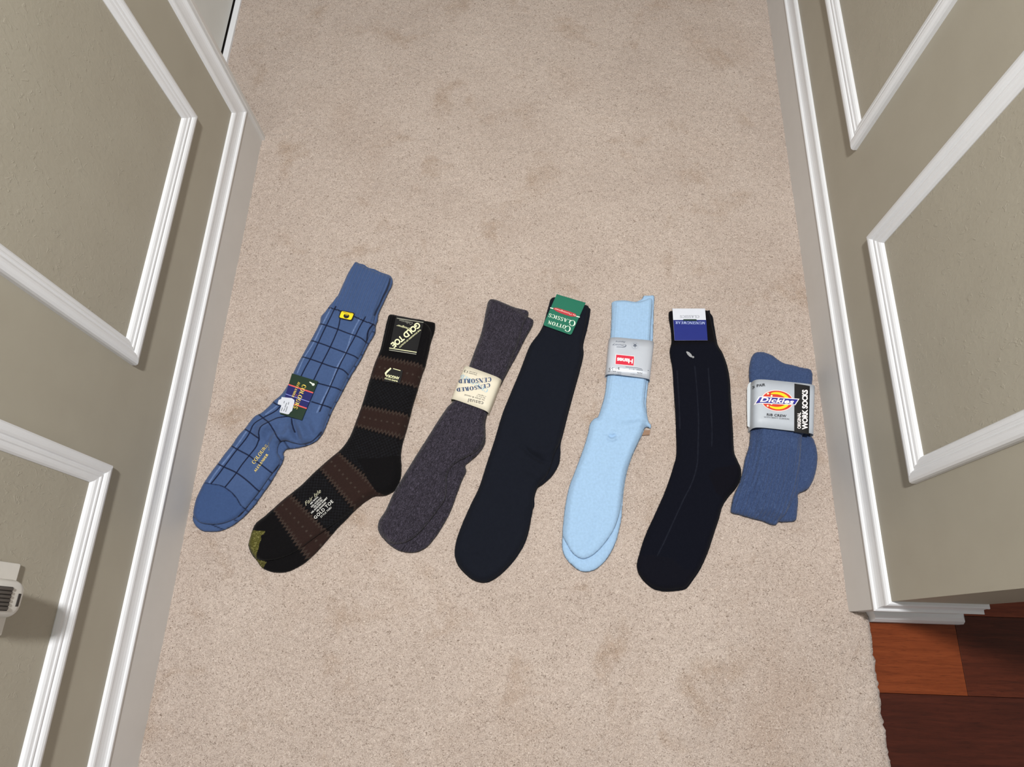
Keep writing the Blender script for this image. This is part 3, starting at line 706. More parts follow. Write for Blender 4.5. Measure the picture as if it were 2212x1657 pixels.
text('COLOURS', G(680,1192), G(480,1162), 2.6, S, .016, M_blk, o1, lift=.0006)
G = ZP(520, 940, 8.723); S = on_sock(s1, .0006)
text('COLOURS', G(232,532), G(492,188), 72/8.72, S, .016, M_gold, o1, True, thick=.15)
text('ALEXANDER', G(265,690), G(508,360), 44/8.72, S, .016, M_gold, o1, True, thick=.2)
text('JULIAN', G(540,300), G(528,140), 22/8.72, S, .016, plain('faded_gold_print', (150, 150, 120), .5), o1, True)

# ============================================ 2 black and brown fair isle socks
A2 = (500, 650, 2.717); B2 = (520, 1020, 7.204)
left2 = Z(*A2, [(130,1310),(190,1258),(240,1213),(300,1160),(400,1080),(480,1002),(560,930),(640,862),(690,790),(722,710),(762,600),(800,475),(832,370),(868,280),(892,180),(908,110),(925,74)])
heel2 = Z(*A2, [(1160,262),(1142,340),(1132,380),(1110,440),(1087,520),(1062,600),(1042,680),(1020,760),(1000,830),(990,900),(993,960),(990,1020),(975,1070),(950,1108),(910,1133),(862,1140)])
up2 = left2+Z(*A2, [(980,80),(1060,95),(1120,104),(1132,122),(1165,160),(1172,200)])+heel2+Z(*A2, [(820,1140),(770,1170)])+Z(*B2, [(1630,672),(1500,765),(1350,875),(1200,980),(1080,1070),(950,1170),(800,1262),(640,1330),(480,1368),(340,1372),(225,1342),(160,1270),(120,1180),(108,1090)])
lo2 = [(x+1, y+1) for x, y in left2]+Z(*A2, [(980,82),(1060,98),(1130,112),(1185,122),(1194,135),(1188,180)])+heel2+Z(*A2, [(820,1152),(765,1190)])+Z(*B2, [(1720,640),(1620,745),(1520,842),(1450,922),(1280,1120),(1120,1290),(980,1410),(850,1490),(720,1545),(600,1560),(470,1550),(360,1510),(300,1470),(235,1372),(165,1290),(118,1190),(108,1100)])
sp2 = Z(*A2, [(1045,90),(1000,300),(945,480),(895,650),(848,800),(770,950),(660,1062),(500,1200),(350,1340),(200,1440),(110,1500)])
P2 = pair('sock_pair', (800, 960), 'black and brown patterned socks with a black card and gold toes')
M_s2 = mat_knit('fair_isle_knit', dye=True, bumpd=0.0016, bstr=.6, spec=.08, sheen=.05)
s2b = Sock(lo2, sp2, T=.0085); s2 = Sock(up2, sp2, T=.0095, below=[s2b], zref=.013, extra=lambda Q, s, wv: 0.0006*np.cos(2*math.pi*wv/0.005)*smooth01((0.085-s)/0.01))
def sp_s(x, y): return s2.s_at(Z(*A2, [(x, y)])[0])
E_ = [sp_s(988,352), sp_s(943,482), sp_s(900,642), sp_s(858,775), sp_s(740,985), sp_s(612,1098), sp_s(455,1238), sp_s(330,1352)]
heelP = floor_xy(Z(*A2, [(735,925),(860,925),(985,905),(1030,1000),(960,1160),(850,1120),(800,1050),(770,980)]), .016)
toeU = floor_xy(Z(*B2, [(60,900),(175,905),(290,918),(390,922),(375,965),(318,990),(330,1050),(300,1120),(285,1200),(250,1290),(228,1360),(60,1300)]), .015)
toeL = floor_xy(Z(*B2, [(225,1345),(320,1375),(415,1400),(350,1500),(200,1500)]), .006)
def dye2(low):
    BK, BR_, GR, DT = (13, 12, 14), (43, 30, 27), (68, 60, 54), (27, 28, 32)
    def f(Q, s, wv):
        c = c3(BK, len(Q))
        tri = np.abs((((wv+(vnoise(s*0, s, 40)-.5)*.004)/0.0064) % 1.0)-0.5)*2
        lumpy = (vnoise(Q[:, 0], Q[:, 1], 500)-0.5)*0.002
        for a, b in ((0, 1), (2, 3), (4, 5), (6, 7)):
            s0, s1_ = E_[a], E_[b]; e0 = s0+tri*0.0055+lumpy-.0025; e1 = s1_-tri*0.0055+lumpy+.0025
            paint(c, ((s > e0) & (s < e1)).astype(float), BR_, 1)
            for e in (s0+0.003, s1_-0.003):
                paint(c, np.clip(1.4-np.abs(s-e-(tri-.5)*0.0065*(1 if e < (s0+s1_)/2 else -1))/0.0017, 0, 1)*(0.55+0.45*vnoise(Q[:, 0], Q[:, 1], 700)), GR, .8)
            mid = (s0+s1_)/2
            paint(c, ((np.abs(s-mid) < .0016) & (((wv/0.0105) % 1) < .3)).astype(float), GR, .7)
        for a, b in ((1, 2), (3, 4), (5, 6)):
            m = (s > E_[a]+.003) & (s < E_[b]-.003); chk = ((np.floor(s/0.0034)+np.floor(wv/0.0034)) % 2)
            paint(c, m*chk*(0.3+0.7*vnoise(Q[:, 0], Q[:, 1], 330)), DT, .9)
        paint(c, inside(Q, heelP).astype(float), BK, 1)
        gold = inside(Q, toeL if low else toeU).astype(float)
        st_ = 0.5+0.5*np.cos(2*math.pi*(wv+s*.3)/0.0032)
        paint(c, gold, (92, 88, 44), .95); paint(c, gold*st_, (56, 58, 22) if not low else (30, 28, 16), .8); paint(c, gold*(vnoise(Q[:, 0], Q[:, 1], 600) > .68), (128, 124, 76), .6)
        return c
    return f
s2b.build('sock', M_s2, P2, .0013, dye2(True)); o2 = s2.build('sock', M_s2, P2, .0009, dye2(False))
M_bcard = plain('glossy_black_card', (26, 26, 28), .22); M_cream = plain('cream_print', (238, 238, 190), .4); M_grl = plain('pale_print_line', (150, 150, 138), .4)
G = ZP(820, 670, 9.746); zt = .0215; S = ZC(zt+.0002)
lb = card('card_label', [G(345,130), G(935,225), G(775,935), G(195,845)], zt, M_bcard, P2, fold=.005); lb['label'] = 'glossy black card label with cream lettering'
text('GOLD TOE', G(840,293), G(268,757), 128/9.746, S, zt, M_cream, lb, lift=.0003, bold=.035, space=.92)
text('THE STANDARD OF QUALITY', G(862,408), G(410,785), 38/9.746, S, zt, M_cream, lb, lift=.0003, bold=.01)
text('Designer', G(640,395), G(360,315), 62/9.746, S, zt, M_cream, lb, lift=.0003, shear=.4)
text('Collection', G(690,290), G(415,210), 60/9.746, S, zt, M_grl, lb, lift=.0003, shear=.4)
for a, b, m in (((365,172),(925,262),M_grl), ((205,800),(780,890),M_cream), ((202,842),(772,930),M_grl)): stroke('printed_line', [G(*a), G(*b)], 1.5, S, zt, m, lb, .0004)
zs2 = float(s2.zs(floor_xy([G(290,1380)], .018))[0][0])+.0018; S = ZC(zs2)
an = decal('sticker', [G(205,1215), G(490,1270), G(430,1545), G(90,1500)], S, zs2, M_bcard, o2); an['label'] = 'small black sticker with white lettering'
stroke('printed_line', [G(240,1225), G(170,1285), G(128,1330), G(140,1385)], [3, 4, 4, 2.5], S, zs2, M_cream, o2, .0004)
stroke('printed_line', [G(285,1232), G(440,1276)], 1.3, S, zs2, M_cream, o2, .0004)
text('ANGORA', G(412,1438), G(135,1378), 62/9.746, S, zs2, M_cream, o2, lift=.0004, bold=.02)
text('BLEND SOCKS', G(378,1502), G(108,1435), 30/9.746, S, zs2, M_cream, o2, lift=.0004, bold=.02)
G = ZP(520, 1020, 7.204); S = on_sock(s2, .0008); M_wp = plain('white_sock_print', (214, 214, 210), .6)
text('Fair Isle', G(1000,505), G(1245,285), 56/7.2, S, .018, plain('khaki_sock_print', (176, 174, 150), .6), o2, shear=.45)
for t_, a, b in (('40% WOOL', (1085,503), (1208,382)), ('25% ACRYLIC', (1098,548), (1258,395)), ('15% NYLON', (1140,555), (1272,430)), ('10% ANGORA RABBIT', (1100,640), (1352,396)), ('10% SPANDEX', (1185,615), (1332,470))):
    text(t_, G(*a), G(*b), 25/7.2, S, .018, M_wp, o2, bold=.02)
text('GOLD TOE', G(1150,718), G(1432,448), 50/7.2, S, .018, M_wp, o2, bold=.01, space=1.15)
text('STYLE 758D', G(1245,705), G(1412,545), 26/7.2, S, .018, M_wp, o2)

# ============================================ 3 charcoal melange socks
A3 = (780, 620, 2.7625)
l3 = Z(*A3, [(95,1440),(102,1390),(140,1330),(190,1222),(250,1120),(330,990),(400,880),(450,800),(510,712),(548,670),(600,560),(640,470),(680,360),(710,280),(730,200),(745,120),(762,70)])
up3 = l3+Z(*A3, [(800,66),(850,86),(900,106),(960,121),(993,131),(998,155),(962,240),(940,330),(900,430),(862,520),(820,600),(765,720),(738,800),(738,862),(728,930),(690,978),(640,1010),(580,1040),(532,1082),(512,1130),(510,1200),(498,1270),(450,1340),(380,1430),(310,1500),(240,1531),(180,1530),(120,1490)])
lo3 = [(x+2, y+1) for x, y in l3]+Z(*A3, [(820,80),(900,115),(980,165),(1015,182),(1029,197),(1020,232),(982,300),(932,400),(882,490),(835,580),(765,720),(742,800),(742,862),(738,930),(702,990),(642,1044),(622,1062),(626,1100),(602,1150),(572,1230),(540,1320),(500,1400),(450,1480),(390,1550),(330,1580),(270,1583),(210,1566),(150,1522),(112,1470)])
sp3 = Z(*A3, [(880,90),(800,330),(700,560),(620,760),(520,920),(380,1130),(270,1330),(180,1500)])
P3 = pair('sock_pair', (960, 950), 'charcoal heather socks held by a cream paper band')
M_s3 = mat_knit('charcoal_heather_knit', rgb=(34, 31, 39), melange=(74, 69, 83), mscale=440, bumpd=.0018, bstr=.7)
s3b = Sock(lo3, sp3, T=.009); s3b.build('sock', M_s3, P3, .0022)
s3 = Sock(up3, sp3, T=.010, below=[s3b], zref=.013, wob=.0016); s3.build('sock', M_s3, P3, .0016)
M_band = plain('cream_paper_band', (214, 207, 188), .55); M_cen = plain('dark_blue_print', (44, 66, 104), .5); M_cen2 = plain('pale_blue_swash_print', (160, 190, 206), .5); M_gp = plain('charcoal_print', (72, 68, 66), .5)
G = ZP(960, 780, 12.743); sl = Sleeve([G(545,160), G(1570,535), G(1218,1440), G(180,1068)], .0245, 5, .002)
bd = sl.build('paper_band', M_band, P3); bd['label'] = 'cream paper band with blue lettering'; S = sl.surf; zr = .024
text('CENSORED', G(1190,830), G(450,395), 120/12.74, S, zr, M_cen2, bd, True, .0003, thick=.22)
text('CENSORED', G(1295,508), G(385,545), 125/12.74, S, zr, M_cen, bd, True, .0006, thick=.26, bend=2)
text('CENSORED', G(1262,662), G(335,790), 112/12.74, S, zr, M_cen, bd, True, .0006, thick=.26, bend=2)
text('casual', G(1070,1180), G(655,1085), 105/12.74, S, zr, M_gp, bd, lift=.0006)
text('to dress & casual', G(1102,1085), G(555,938), 42/12.74, S, zr, M_gp, bd, lift=.0006)
text('fits 10 to 13', G(1122,1030), G(888,965), 38/12.74, S, zr, M_gp, bd, lift=.0006)
text('a register', G(1148,982), G(915,918), 34/12.74, S, zr, M_gp, bd, lift=.0006)
text('13', G(638,305), G(540,262), 70/12.74, S, zr, M_gp, bd, lift=.0006)
text('Chausettes', G(892,392), G(668,338), 34/12.74, S, zr, M_gp, bd, lift=.0006)
text('4 paires', G(908,345), G(688,288), 34/12.74, S, zr, M_gp, bd, lift=.0006)

# ============================================ 4 dark navy socks with green card
A4 = (950, 610, 2.474)
l4 = Z(*A4, [(76,1450),(85,1380),(112,1300),(160,1190),(208,1090),(250,960),(290,840),(332,700),(380,580),(430,460),(480,332),(530,262),(555,212),(580,122),(603,72)])
up4 = l4+Z(*A4, [(680,86),(760,106),(797,120),(790,170),(778,240),(762,330),(764,380),(746,460),(716,570),(686,680),(661,780),(640,860),(612,920),(592,985),(566,1045),(525,1088),(500,1150),(496,1220),(478,1300),(452,1380),(405,1462),(345,1532),(285,1580),(236,1600),(180,1588),(130,1548),(92,1500)])
lo4 = [(x+1.2, y+1.2) for x, y in l4]+Z(*A4, [(680,90),(760,112),(803,132),(806,152),(792,232),(768,330),(770,380),(752,460),(722,570),(692,680),(667,780),(647,860),(646,912),(636,972),(600,1032),(552,1076),(522,1098),(506,1150),(506,1190),(490,1230),(488,1260),(480,1310),(458,1386),(412,1466),(352,1536),(290,1586),(240,1605),(180,1592),(130,1553),(92,1506)])
sp4 = Z(*A4, [(700,90),(640,330),(560,580),(480,800),(400,1020),(300,1260),(180,1560)])
P4 = pair('sock_pair', (1120, 950), 'long dark navy socks with a green card at the cuff')
M_s4 = mat_knit('dark_navy_knit', rgb=(21, 24, 33), bumpd=.0009, bstr=.5, spec=.08, sheen=.03)
s4b = Sock(lo4, sp4, T=.007); s4b.build('sock', M_s4, P4, .0022)
def ex4(Q, s, wv):
    return -gauss_ridge(Q, Z(*A4, [(445,875),(500,925),(575,968)]), .006, .0045)+gauss_ridge(Q, Z(*A4, [(500,890),(570,905),(625,860)]), .005, .008)+gauss_ridge(Q, Z(*A4, [(470,990),(520,1030),(560,1040)]), .005, .009)-gauss_ridge(Q, Z(*A4, [(470,1180),(470,1240),(440,1320)]), .002, .006)+gauss_ridge(Q, Z(*A4, [(110,1440),(200,1440),(290,1470)]), .0012, .004)
s4 = Sock(up4, sp4, T=.0075, below=[s4b], zref=.012, extra=ex4, wob=.0009); s4.build('sock', M_s4, P4, .0016)
M_gc = plain('teal_green_card', (30, 106, 84), .35); M_mint = plain('mint_white_print', (224, 240, 222), .4); M_rb = plain('red_banner_print', (176, 52, 62), .4); M_pk = plain('pale_pink_print', (240, 196, 184), .4)
G = ZP(1160, 625, 15.06); zt = .0185; S = ZC(zt+.0002)
lb = card('card_label', [G(635,170), G(1575,452), G(1112,1492), G(198,1165)], zt, M_gc, P4, rc=.07, fold=.006); lb['label'] = 'green card label with white serif lettering'
decal('printed_banner', [G(*p) for p in [(528,622),(560,602),(640,602),(900,678),(1100,740),(1250,800),(1285,860),(1262,892),(1100,884),(940,840),(760,776),(620,710),(540,650)]], S, zt, M_rb, lb, .0002)
for a, b in (((428,603),(528,632)), ((1275,880),(1392,910))): stroke('printed_line', [G(*a), G(*b)], 1.9, S, zt, M_mint, lb, .0003)
text('by Munsingwear', G(1255,856), G(565,628), 66/15.06, S, zt, M_pk, lb, lift=.0004, bold=.01)
text('C', G(1092,1310), G(925,1272), 192/15.06, S, zt, M_mint, lb, True, .0003)
text('OTTON', G(938,1238), G(362,1068), 122/15.06, S, zt, M_mint, lb, True, .0003, thick=.2)
text('C', G(1248,1128), G(1072,1085), 192/15.06, S, zt, M_mint, lb, True, .0003)
text('LASSICS', G(1092,1058), G(378,838), 124/15.06, S, zt, M_mint, lb, True, .0003, thick=.2)

# ============================================ 5 pale blue socks with silver band
A5 = (1180, 620, 2.589)
l5 = Z(*A5, [(92,1385),(97,1300),(110,1200),(130,1110),(160,1030),(190,950),(215,880),(235,810),(246,760),(268,732),(290,720),(311,660),(330,590),(340,500),(350,400),(359,290),(366,180),(368,100),(372,76)])
up5 = l5+Z(*A5, [(430,67),(500,76),(545,72),(590,62),(596,100),(588,200),(582,310),(572,420),(564,520),(556,590),(553,650),(566,700),(578,748),(590,764),(587,784),(566,776),(550,790),(530,835),(515,868),(488,925),(458,1000),(440,1080),(430,1150),(417,1245),(382,1350),(322,1440),(260,1500),(202,1520),(150,1490),(112,1430)])
lo5 = [(x+1, y) for x, y in l5[1:]]+Z(*A5, [(430,70),(500,76),(536,62),(546,44),(575,42),(605,44),(605,100),(602,200),(598,310),(588,420),(575,520),(568,580),(562,650),(566,700),(560,760),(545,810),(520,862),(492,922),(462,1002),(444,1080),(434,1150),(427,1240),(420,1310),(402,1390),(380,1452),(340,1520),(290,1570),(240,1591),(190,1586),(140,1550),(102,1500),(88,1440)])
sp5 = Z(*A5, [(485,70),(470,320),(440,600),(400,780),(330,1000),(260,1280),(200,1560)])
P5 = pair('sock_pair', (1310, 950), 'pale sky blue socks in a silvery paper band')
M_s5 = mat_knit('pale_sky_blue_knit', rgb=(156, 188, 220), bumpd=.0005, bstr=.35, sheen=.05)
s5b = Sock(lo5, sp5, T=.0075, extra=rib(.0003, .004, .16)); s5b.build('sock', M_s5, P5, .002)
def ex5(Q, s, wv):
    h = 0.0003*np.cos(2*math.pi*wv/0.0042)*smooth01((0.215-s)/0.012)
    h = h+gauss_ridge(Q, Z(*A5, [(340,838),(352,855),(375,858),(390,845)]), .0035, .0028)-gauss_ridge(Q, Z(*A5, [(345,830),(365,835),(392,828)]), .003, .0026)+gauss_ridge(Q, Z(*A5, [(370,812),(390,822),(410,828)]), .002, .003)
    h = h+gauss_ridge(Q, Z(*A5, [(420,790),(480,775),(560,752)]), .003, .007)-gauss_ridge(Q, Z(*A5, [(400,745),(480,740),(550,725)]), .002, .006)
    h = h+gauss_ridge(Q, Z(*A5, [(365,890),(330,1020),(300,1150),(275,1290)]), .0016, .012)-gauss_ridge(Q, Z(*A5, [(285,1240),(275,1350),(240,1440),(180,1490)]), .0012, .004)
    return h
s5 = Sock(up5, sp5, T=.0085, below=[s5b], zref=.012, extra=ex5, wob=.001); s5.build('sock', M_s5, P5, .0013)
bx = to3(Z(*A5, [(536,802),(582,800),(578,826),(536,830)]), ZC(.004), .004)
add('cardboard_insert', np.vstack([bx, bx-[0, 0, .003]]), [(0,1,2,3),(7,6,5,4),(0,4,5,1),(1,5,6,2),(2,6,7,3),(3,7,4,0)], plain('brown_cardboard', (140, 112, 92), .8), P5)['label'] = 'small brown cardboard end under the heel'
M_silver = NT('silvery_paper_band'); M_silver.color(lin(190, 196, 206)); M_silver.rough(.38); M_silver.b.inputs['Metallic'].default_value = .25
M_silver.bump(M_silver.noise(M_silver.coord(), 40, 3), .25, .002); M_silver = M_silver.mat
M_hred = plain('bright_red_print', (206, 34, 62), .4); M_wht = plain('white_print', (246, 240, 240), .4); M_sg = plain('slate_print', (92, 100, 116), .5)
G = ZP(1300, 720, 15.06); sl = Sleeve([G(232,185), G(1700,318), G(1565,1545), G(118,1372)], .0230, 5, .002)
bd = sl.build('paper_band', M_silver, P5, wav=.0003); bd['label'] = 'silvery paper band with a red name block'; S = sl.surf; zr = .0225
text('Country', G(790,405), G(335,362), 84/15.06, S, zr, M_sg, bd, lift=.0006, shear=.4)
text('Squire', G(768,292), G(450,262), 62/15.06, S, zr, M_sg, bd, lift=.0006, shear=.4)
stroke('printed_line', [G(795,400), G(770,440), G(720,462), G(500,448), G(212,428)], .9, S, zr, M_sg, bd, .0006)
star = []
for k in range(10):
    a = math.pi/2+k*math.pi/5; r = 82 if k % 2 == 0 else 34; star.append(G(1078+r*math.cos(a), 402+r*math.sin(a)))
decal('printed_star', star, S, zr, M_sg, bd, .0006)
stroke('printed_ring', [G(1078+118*math.cos(a), 402+105*math.sin(a)) for a in np.linspace(0, 2*math.pi, 40)], .7, S, zr, plain('pale_slate_print', (168, 176, 190), .5), bd, .0006)
decal('printed_block', [G(448,688), G(1058,750), G(1040,1078), G(428,1020)], S, zr, M_wht, bd, .0004, 6)
decal('printed_block', [G(465,702), G(1048,764), G(1030,1064), G(442,1008)], S, zr, M_hred, bd, .0007, 6)
text('Hanes', G(1002,925), G(488,872), 150/15.06, S, zr, M_wht, bd, lift=.0010, bold=.03, space=.92)
text('$1.55', G(580,1160), G(232,1150), 92/15.06, S, zr, M_gp, bd, lift=.0006)
stroke('printed_line', [G(770,1103), G(1150,1135), G(1540,1205)], .9, S, zr, M_sg, bd, .0006)
text('SIZES 10-13', G(1325,1208), G(888,1168), 36/15.06, S, zr, M_sg, bd, lift=.0006)
text('75%', G(1318,1303), G(1145,1290), 44/15.06, S, zr, M_gp, bd, lift=.0006)
text('Cotton Nylon', G(1305,1368), G(930,1332), 32/15.06, S, zr, M_sg, bd, lift=.0006)
text('REG 1.99', G(462,1245), G(208,1226), 34/15.06, S, zr, M_gp, bd, lift=.0006)
text('C472', G(628,1282), G(496,1266), 34/15.06, S, zr, M_sg, bd, lift=.0006)
text('DEPT 011', G(622,1345), G(288,1332), 34/15.06, S, zr, M_sg, bd, lift=.0006)

# ============================================ 6 black dress socks with white and blue card
A6 = (1350, 650, 2.549)
l6 = Z(*A6, [(69,1450),(80,1400),(111,1300),(160,1190),(210,1080),(241,1000),(270,910),(287,840),(286,720),(281,600),(273,480),(266,370),(254,300),(251,260),(260,220),(256,150),(246,90),(246,54)])
up6 = l6+Z(*A6, [(262,46),(350,44),(450,43),(462,50),(474,90),(486,140),(500,195),(513,242),(538,282),(563,350),(578,430),(583,520),(590,620),(596,720),(603,830),(624,880),(640,920),(640,968),(618,1018),(568,1078),(538,1130),(518,1200),(488,1290),(458,1380),(417,1468),(376,1528),(336,1576),(288,1586),(220,1588),(160,1573),(110,1534),(76,1488)])
lo6 = [(x+1, y+1) for x, y in l6]+Z(*A6, [(270,52),(450,48),(470,45),(474,62),(488,82),(494,120),(506,190),(517,240),(542,282),(567,350),(582,430),(587,520),(594,620),(600,720),(607,830),(627,880),(643,920),(643,970),(621,1022),(571,1083),(541,1133),(521,1203),(491,1293),(461,1383),(421,1473),(381,1534),(341,1584),(290,1596),(220,1600),(158,1584),(106,1542),(75,1494)])
sp6 = Z(*A6, [(355,46),(390,250),(425,500),(440,760),(430,900),(380,1060),(310,1240),(240,1430),(200,1590)])
P6 = pair('sock_pair', (1490, 950), 'black dress socks with faint pinstripes and a white and blue card')
M_s6 = mat_knit('black_dress_knit', dye=True, bumpd=.0008, bstr=.45, spec=.07, sheen=.03)
pin = [Z(*A6, q) for q in ([(385,360),(396,480),(405,650),(403,800),(398,900),(370,1000),(325,1090),(270,1210),(215,1330),(180,1400)], [(460,370),(470,520),(480,720),(478,800)], [(290,380),(300,560),(305,700)])]
heel6 = floor_xy(Z(*A6, [(460,960),(500,920),(600,905),(660,880),(660,1000),(560,1110),(500,1050)]), .014)
toe6 = floor_xy(Z(*A6, [(60,1400),(160,1400),(260,1420),(330,1480),(420,1480),(330,1640),(100,1640),(40,1500)]), .014)
def dye6(Q, s, wv):
    c = c3((13, 15, 25), len(Q)); paint(c, smooth01((.075-s)/.01), (14, 13, 17), 1)
    for L in pin:
        d = line_dist(Q, resample(floor_xy(L, .014), .004, False)); paint(c, np.clip(1.5-d/.0008, 0, 1)*(.5+.5*vnoise(Q[:, 0], Q[:, 1], 300)), (40, 43, 54), .6)
    paint(c, inside(Q, heel6).astype(float), (14, 13, 20), .7); paint(c, inside(Q, toe6).astype(float), (16, 16, 24), .6)
    return c
s6b = Sock(lo6, sp6, T=.006); s6b.build('sock', M_s6, P6, .002, lambda Q, s, wv: c3((16, 17, 24), len(Q)))
s6 = Sock(up6, sp6, T=.007, below=[s6b], zref=.0115, wob=.0008, extra=lambda Q, s, wv: .0003*np.cos(2*math.pi*wv/.0035)*smooth01((.08-s)/.01)-gauss_ridge(Q, Z(*A6, [(285,280),(290,380),(296,520)]), .0012, .003))
o6 = s6.build('sock', M_s6, P6, .0012, dye6)
M_wc = plain('white_card', (206, 210, 220), .4); M_bc = plain('royal_blue_card', (28, 40, 118), .35); M_gy = plain('grey_serif_print', (120, 124, 134), .5); M_ice = plain('ice_blue_print', (186, 200, 240), .4); M_dg = plain('dark_green_print', (18, 46, 36), .4)
G = ZP(1440, 655, 11.83); zt = .0165; S = ZC(zt+.0002)
lb = card('card_label', [G(150,148), G(982,148), G(1047,948), G(202,952)], zt, M_wc, P6, fold=.005); lb['label'] = 'white and royal blue card label'
decal('printed_field', [G(170,430), G(1010,430), G(1047,948), G(202,952)], S, zt, M_bc, lb, .0001)
decal('printed_patch', [G(428,412), G(758,412), G(778,456), G(415,450)], S, zt, M_dg, lb, .0003)
text('CLASSICS', G(832,346), G(342,346), 66/11.83, S, zt, M_gy, lb, True, .0003, thick=.13)
text('MUNSINGWEAR', G(978,512), G(222,498), 74/11.83, S, zt, M_ice, lb, True, .0004)
M_clear = NT('clear_plastic_fastener'); M_clear.color((.75, .77, .8)); M_clear.rough(.15); M_clear.b.inputs['Transmission Weight'].default_value = .6; M_clear = M_clear.mat
pf = to3([G(590,1330), G(672,1385)], on_sock(s6, .001), .013)
fa = ball('fastener', (0, 0, 0), .0022, M_clear, None); fa.parent = P6; fa.matrix_parent_inverse = Matrix.Identity(4)
fa.location = Vector(pf[1])-P6.location
stroke('fastener_paddle', [G(500,1250), G(545,1290), G(600,1345), G(640,1385)], [2, 6, 6.5, 3], on_sock(s6, .0018), .013, M_clear, P6)

# ============================================ 7 denim blue work socks
A7 = (1550, 740, 3.944)
l7 = Z(*A7, [(130,1440),(131,1380),(152,1290),(202,1180),(228,1080),(250,970),(282,870),(292,760),(298,600),(296,450),(287,340),(281,260),(286,180),(302,110),(335,70)])
up7 = l7+Z(*A7, [(390,65),(430,75),(482,96),(540,140),(590,165),(650,176),(720,196),(790,209),(814,226),(826,270),(822,340),(800,450),(788,600),(772,740),(720,790),(706,900),(696,1050),(682,1180),(660,1280),(600,1420),(540,1510),(512,1548),(460,1540),(400,1516),(300,1490),(200,1460)])
lo7 = Z(*A7, [(330,500),(500,420),(700,430),(790,600),(796,780),(822,822),(846,890),(856,960),(851,1050),(831,1140),(802,1208),(770,1250),(735,1268),(692,1290),(692,1350),(686,1420),(676,1500),(660,1521),(600,1528),(530,1526),(420,1490),(300,1440),(280,1200),(310,900)])
sp7 = Z(*A7, [(560,110),(550,500),(500,800),(450,1100),(330,1510)])
P7 = pair('sock_pair', (1680, 950), 'folded denim blue work socks in a grey and black paper band')
M_s7 = mat_knit('denim_blue_terry_knit', rgb=(52, 69, 106), melange=(72, 91, 130), mscale=560, bumpd=.0022, bstr=.75)
s7b = Sock(lo7, sp7, T=.013, r=.014, wob=.002); s7b.build('sock', M_s7, P7, .0022)
def ex7(Q, s, wv):
    return .0015*np.cos(2*math.pi*wv/.0062)*smooth01((s-.165)/.02)+gauss_ridge(Q, Z(*A7, [(640,800),(640,1000),(600,1300)]), .002, .006)-gauss_ridge(Q, Z(*A7, [(600,800),(600,1000),(560,1300)]), .0015, .005)
s7 = Sock(up7, sp7, T=.016, r=.015, below=[s7b], zref=.016, wob=.002, extra=ex7); s7.build('sock', M_s7, P7, .0016)
M_gb = plain('light_grey_paper_band', (178, 185, 194), .5); M_bb = plain('black_band_print', (16, 16, 18), .45); M_ored = plain('orange_red_print', (206, 58, 40), .4); M_cobalt = plain('cobalt_print', (38, 40, 140), .4); M_rim = plain('pale_rim_print', (246, 222, 214), .4); M_dkp = plain('black_lettering', (30, 32, 38), .5)
G = ZP(1600, 810, 11.835); sl = Sleeve([G(292,178), G(1868,335), G(1832,1572), G(268,1392)], .0375, 6, .004)
bd = sl.build('paper_band', M_gb, P7); bd['label'] = 'light grey paper band with an oval name badge and black strip'; S = sl.surf; zr = .0365
fl = to3([G(310,205), G(285,1358), G(215,1335), G(172,1308), G(162,800), G(165,335), G(190,240), G(235,185)], ZC(.012), .012)
nf = len(fl); fl_o = add('band_flap', np.vstack([fl, fl-[0, 0, .0006]]), [tuple(range(nf)), tuple(range(2*nf-1, nf-1, -1))]+[(i, (i+1) % nf, nf+(i+1) % nf, nf+i) for i in range(nf)], plain('band_flap_white', (196, 202, 206), .5), bd); recalc(fl_o)
decal('printed_strip', [G(1365,228), G(1768,286), G(1742,1520), G(1360,1462)], S, zr, M_bb, bd, .0002, 10)
def ell(cx, cy, rx, ry, rot, n=40, a0=0, a1=360):
    r = math.radians(rot); out = []
    for k in range(n):
        a = math.radians(a0+(a1-a0)*k/(n-1 if a1-a0 != 360 else n)); x, y = rx*math.cos(a), ry*math.sin(a)
        out.append(G(cx+x*math.cos(r)-y*math.sin(r), cy+x*math.sin(r)+y*math.cos(r)))
    return out
decal('printed_oval', ell(928, 668, 412, 272, 6), S, zr, M_rim, bd, .0005)
decal('printed_oval', ell(928, 668, 392, 254, 6), S, zr, M_ored, bd, .0008)
stroke('printed_horseshoe', ell(905, 668, 300, 190, 6, 40, -122, 122), [2.0+4.5*math.sin(math.pi*k/39)**.5 for k in range(40)], S, zr, M_yel, bd, .0011)
for x, y in ((688,490), (778,545), (775,750), (680,800)): decal('printed_dot', ell(x, y, 26, 24, 0, 10), S, zr, M_cream, bd, .0011)
decal('printed_ribbon', [G(468,552), G(1490,622), G(1382,786), G(366,730)], S, zr, M_wht, bd, .0013, 12)
decal('printed_ribbon', [G(486,572), G(1452,640), G(1368,768), G(396,714)], S, zr, M_cobalt, bd, .0016, 12)
text('Dickies', G(488,636), G(1345,704), 122/11.835, S, zr, M_wht, bd, lift=.0020, shear=.25, bold=.035, space=1.08)
text('3 PAIR', G(345,270), G(622,255), 72/11.835, S, zr, M_dkp, bd, lift=.0006, bold=.03)
text('RIB CREW', G(660,1020), G(1158,1062), 66/11.835, S, zr, M_dkp, bd, lift=.0006, bold=.03, space=1.1)
text('WITH HEAVY CUSHION', G(588,1082), G(1228,1138), 34/11.835, S, zr, M_dkp, bd, lift=.0006)
text('WORK SOCKS', G(1632,1402), G(1632,388), 150/11.835, S, zr, M_wht, bd, lift=.0009, bold=.04, space=.95)
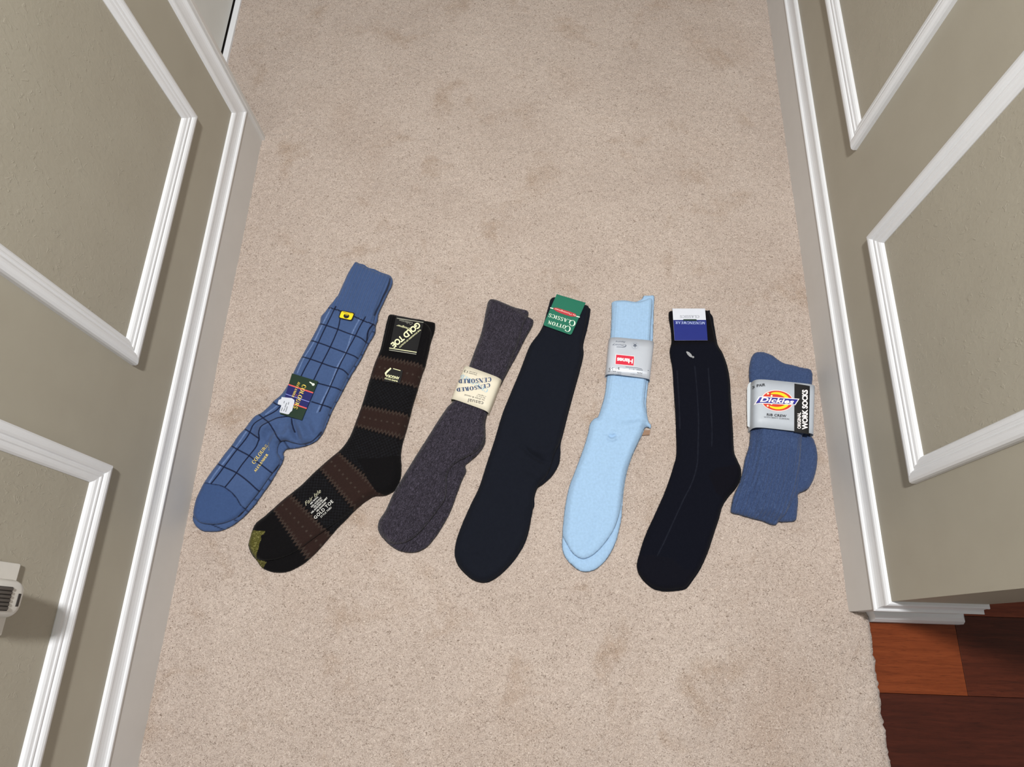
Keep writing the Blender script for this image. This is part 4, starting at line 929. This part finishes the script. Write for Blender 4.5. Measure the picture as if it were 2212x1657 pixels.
text('ORIGINAL', G(1482,1385), G(1482,968), 92/11.835, S, zr, M_wht, bd, lift=.0009, bold=.03)

# ------------------------------------------------------------------ plug-in on the left wall
M_ivory = plain('ivory_plastic', (214, 212, 206), .35); M_vent = plain('dark_grey_plastic', (84, 80, 76), .5); M_vd = plain('charcoal_plastic', (48, 44, 42), .6)
def wall_pt(u, v, x): p = unp(np.array(float(u)), np.array(float(v)), x, 0); return p
pp0 = wall_pt(42, 1218, XL+.006); pp1 = wall_pt(6, 1374, XL+.006)
yA, yB = pp1[1], pp0[1]; zb = (pp0[2]+pp1[2])/2
op = tag(empty('outlet_plate', (XL, (yA+yB)/2, zb)), 'white outlet cover plate behind the plug-in', 'outlet')
box('cover_plate', (XL+.0012, XL+.007, yA, yB, zb, zb+.115), M_ivory, op, .002)
box('socket_face', (XL+.006, XL+.0085, yA+.022, yB-.022, zb+.012, zb+.048), M_ivory, op, .002)
box('socket_face', (XL+.006, XL+.0085, yA+.022, yB-.022, zb+.066, zb+.102), M_ivory, op, .002)
dv = empty('plug_in_device', (XL+.009, 0, 0)); xf = XL+.060
d0 = wall_pt(60, 1292, xf); d1 = wall_pt(24, 1252, xf-.012); d2 = wall_pt(20, 1336, xf-.006)
dy0, dy1, dz0 = d2[1], d1[1], d0[2]
dv.location = (XL+.009, (dy0+dy1)/2, dz0); tag(dv, 'white plug-in air freshener with dark ribbed vent', 'air freshener')
def rbox(name, b, mat, parent, r, seg=5):
    o = box(name, b, mat, parent); m = o.modifiers.new('bevel', 'BEVEL'); m.width = r; m.segments = seg
    o.data.polygons.foreach_set('use_smooth', np.ones(6, bool)); return o
rbox('body', (XL+.0088, xf, dy0, dy1, dz0, dz0+.085), M_ivory, dv, .013)
gm = box('vent', (xf-.004, xf+.0006, dy0+.007, dy1-.008, dz0+.026, dz0+.066), M_vd, dv, .0004)
for k in range(6):
    yk = dy0+.0095+k*(dy1-dy0-.019)/5.2
    rbox('vent_rib', (xf-.001, xf+.0022, yk-.0016, yk+.0016, dz0+.027, dz0+.065), M_vent, dv, .0008, 2)
ym = (dy0+dy1)/2
rbox('slot', (xf-.001, xf+.0006, ym-.0075, ym+.0055, dz0+.0115, dz0+.0155), M_vd, dv, .0005, 2)
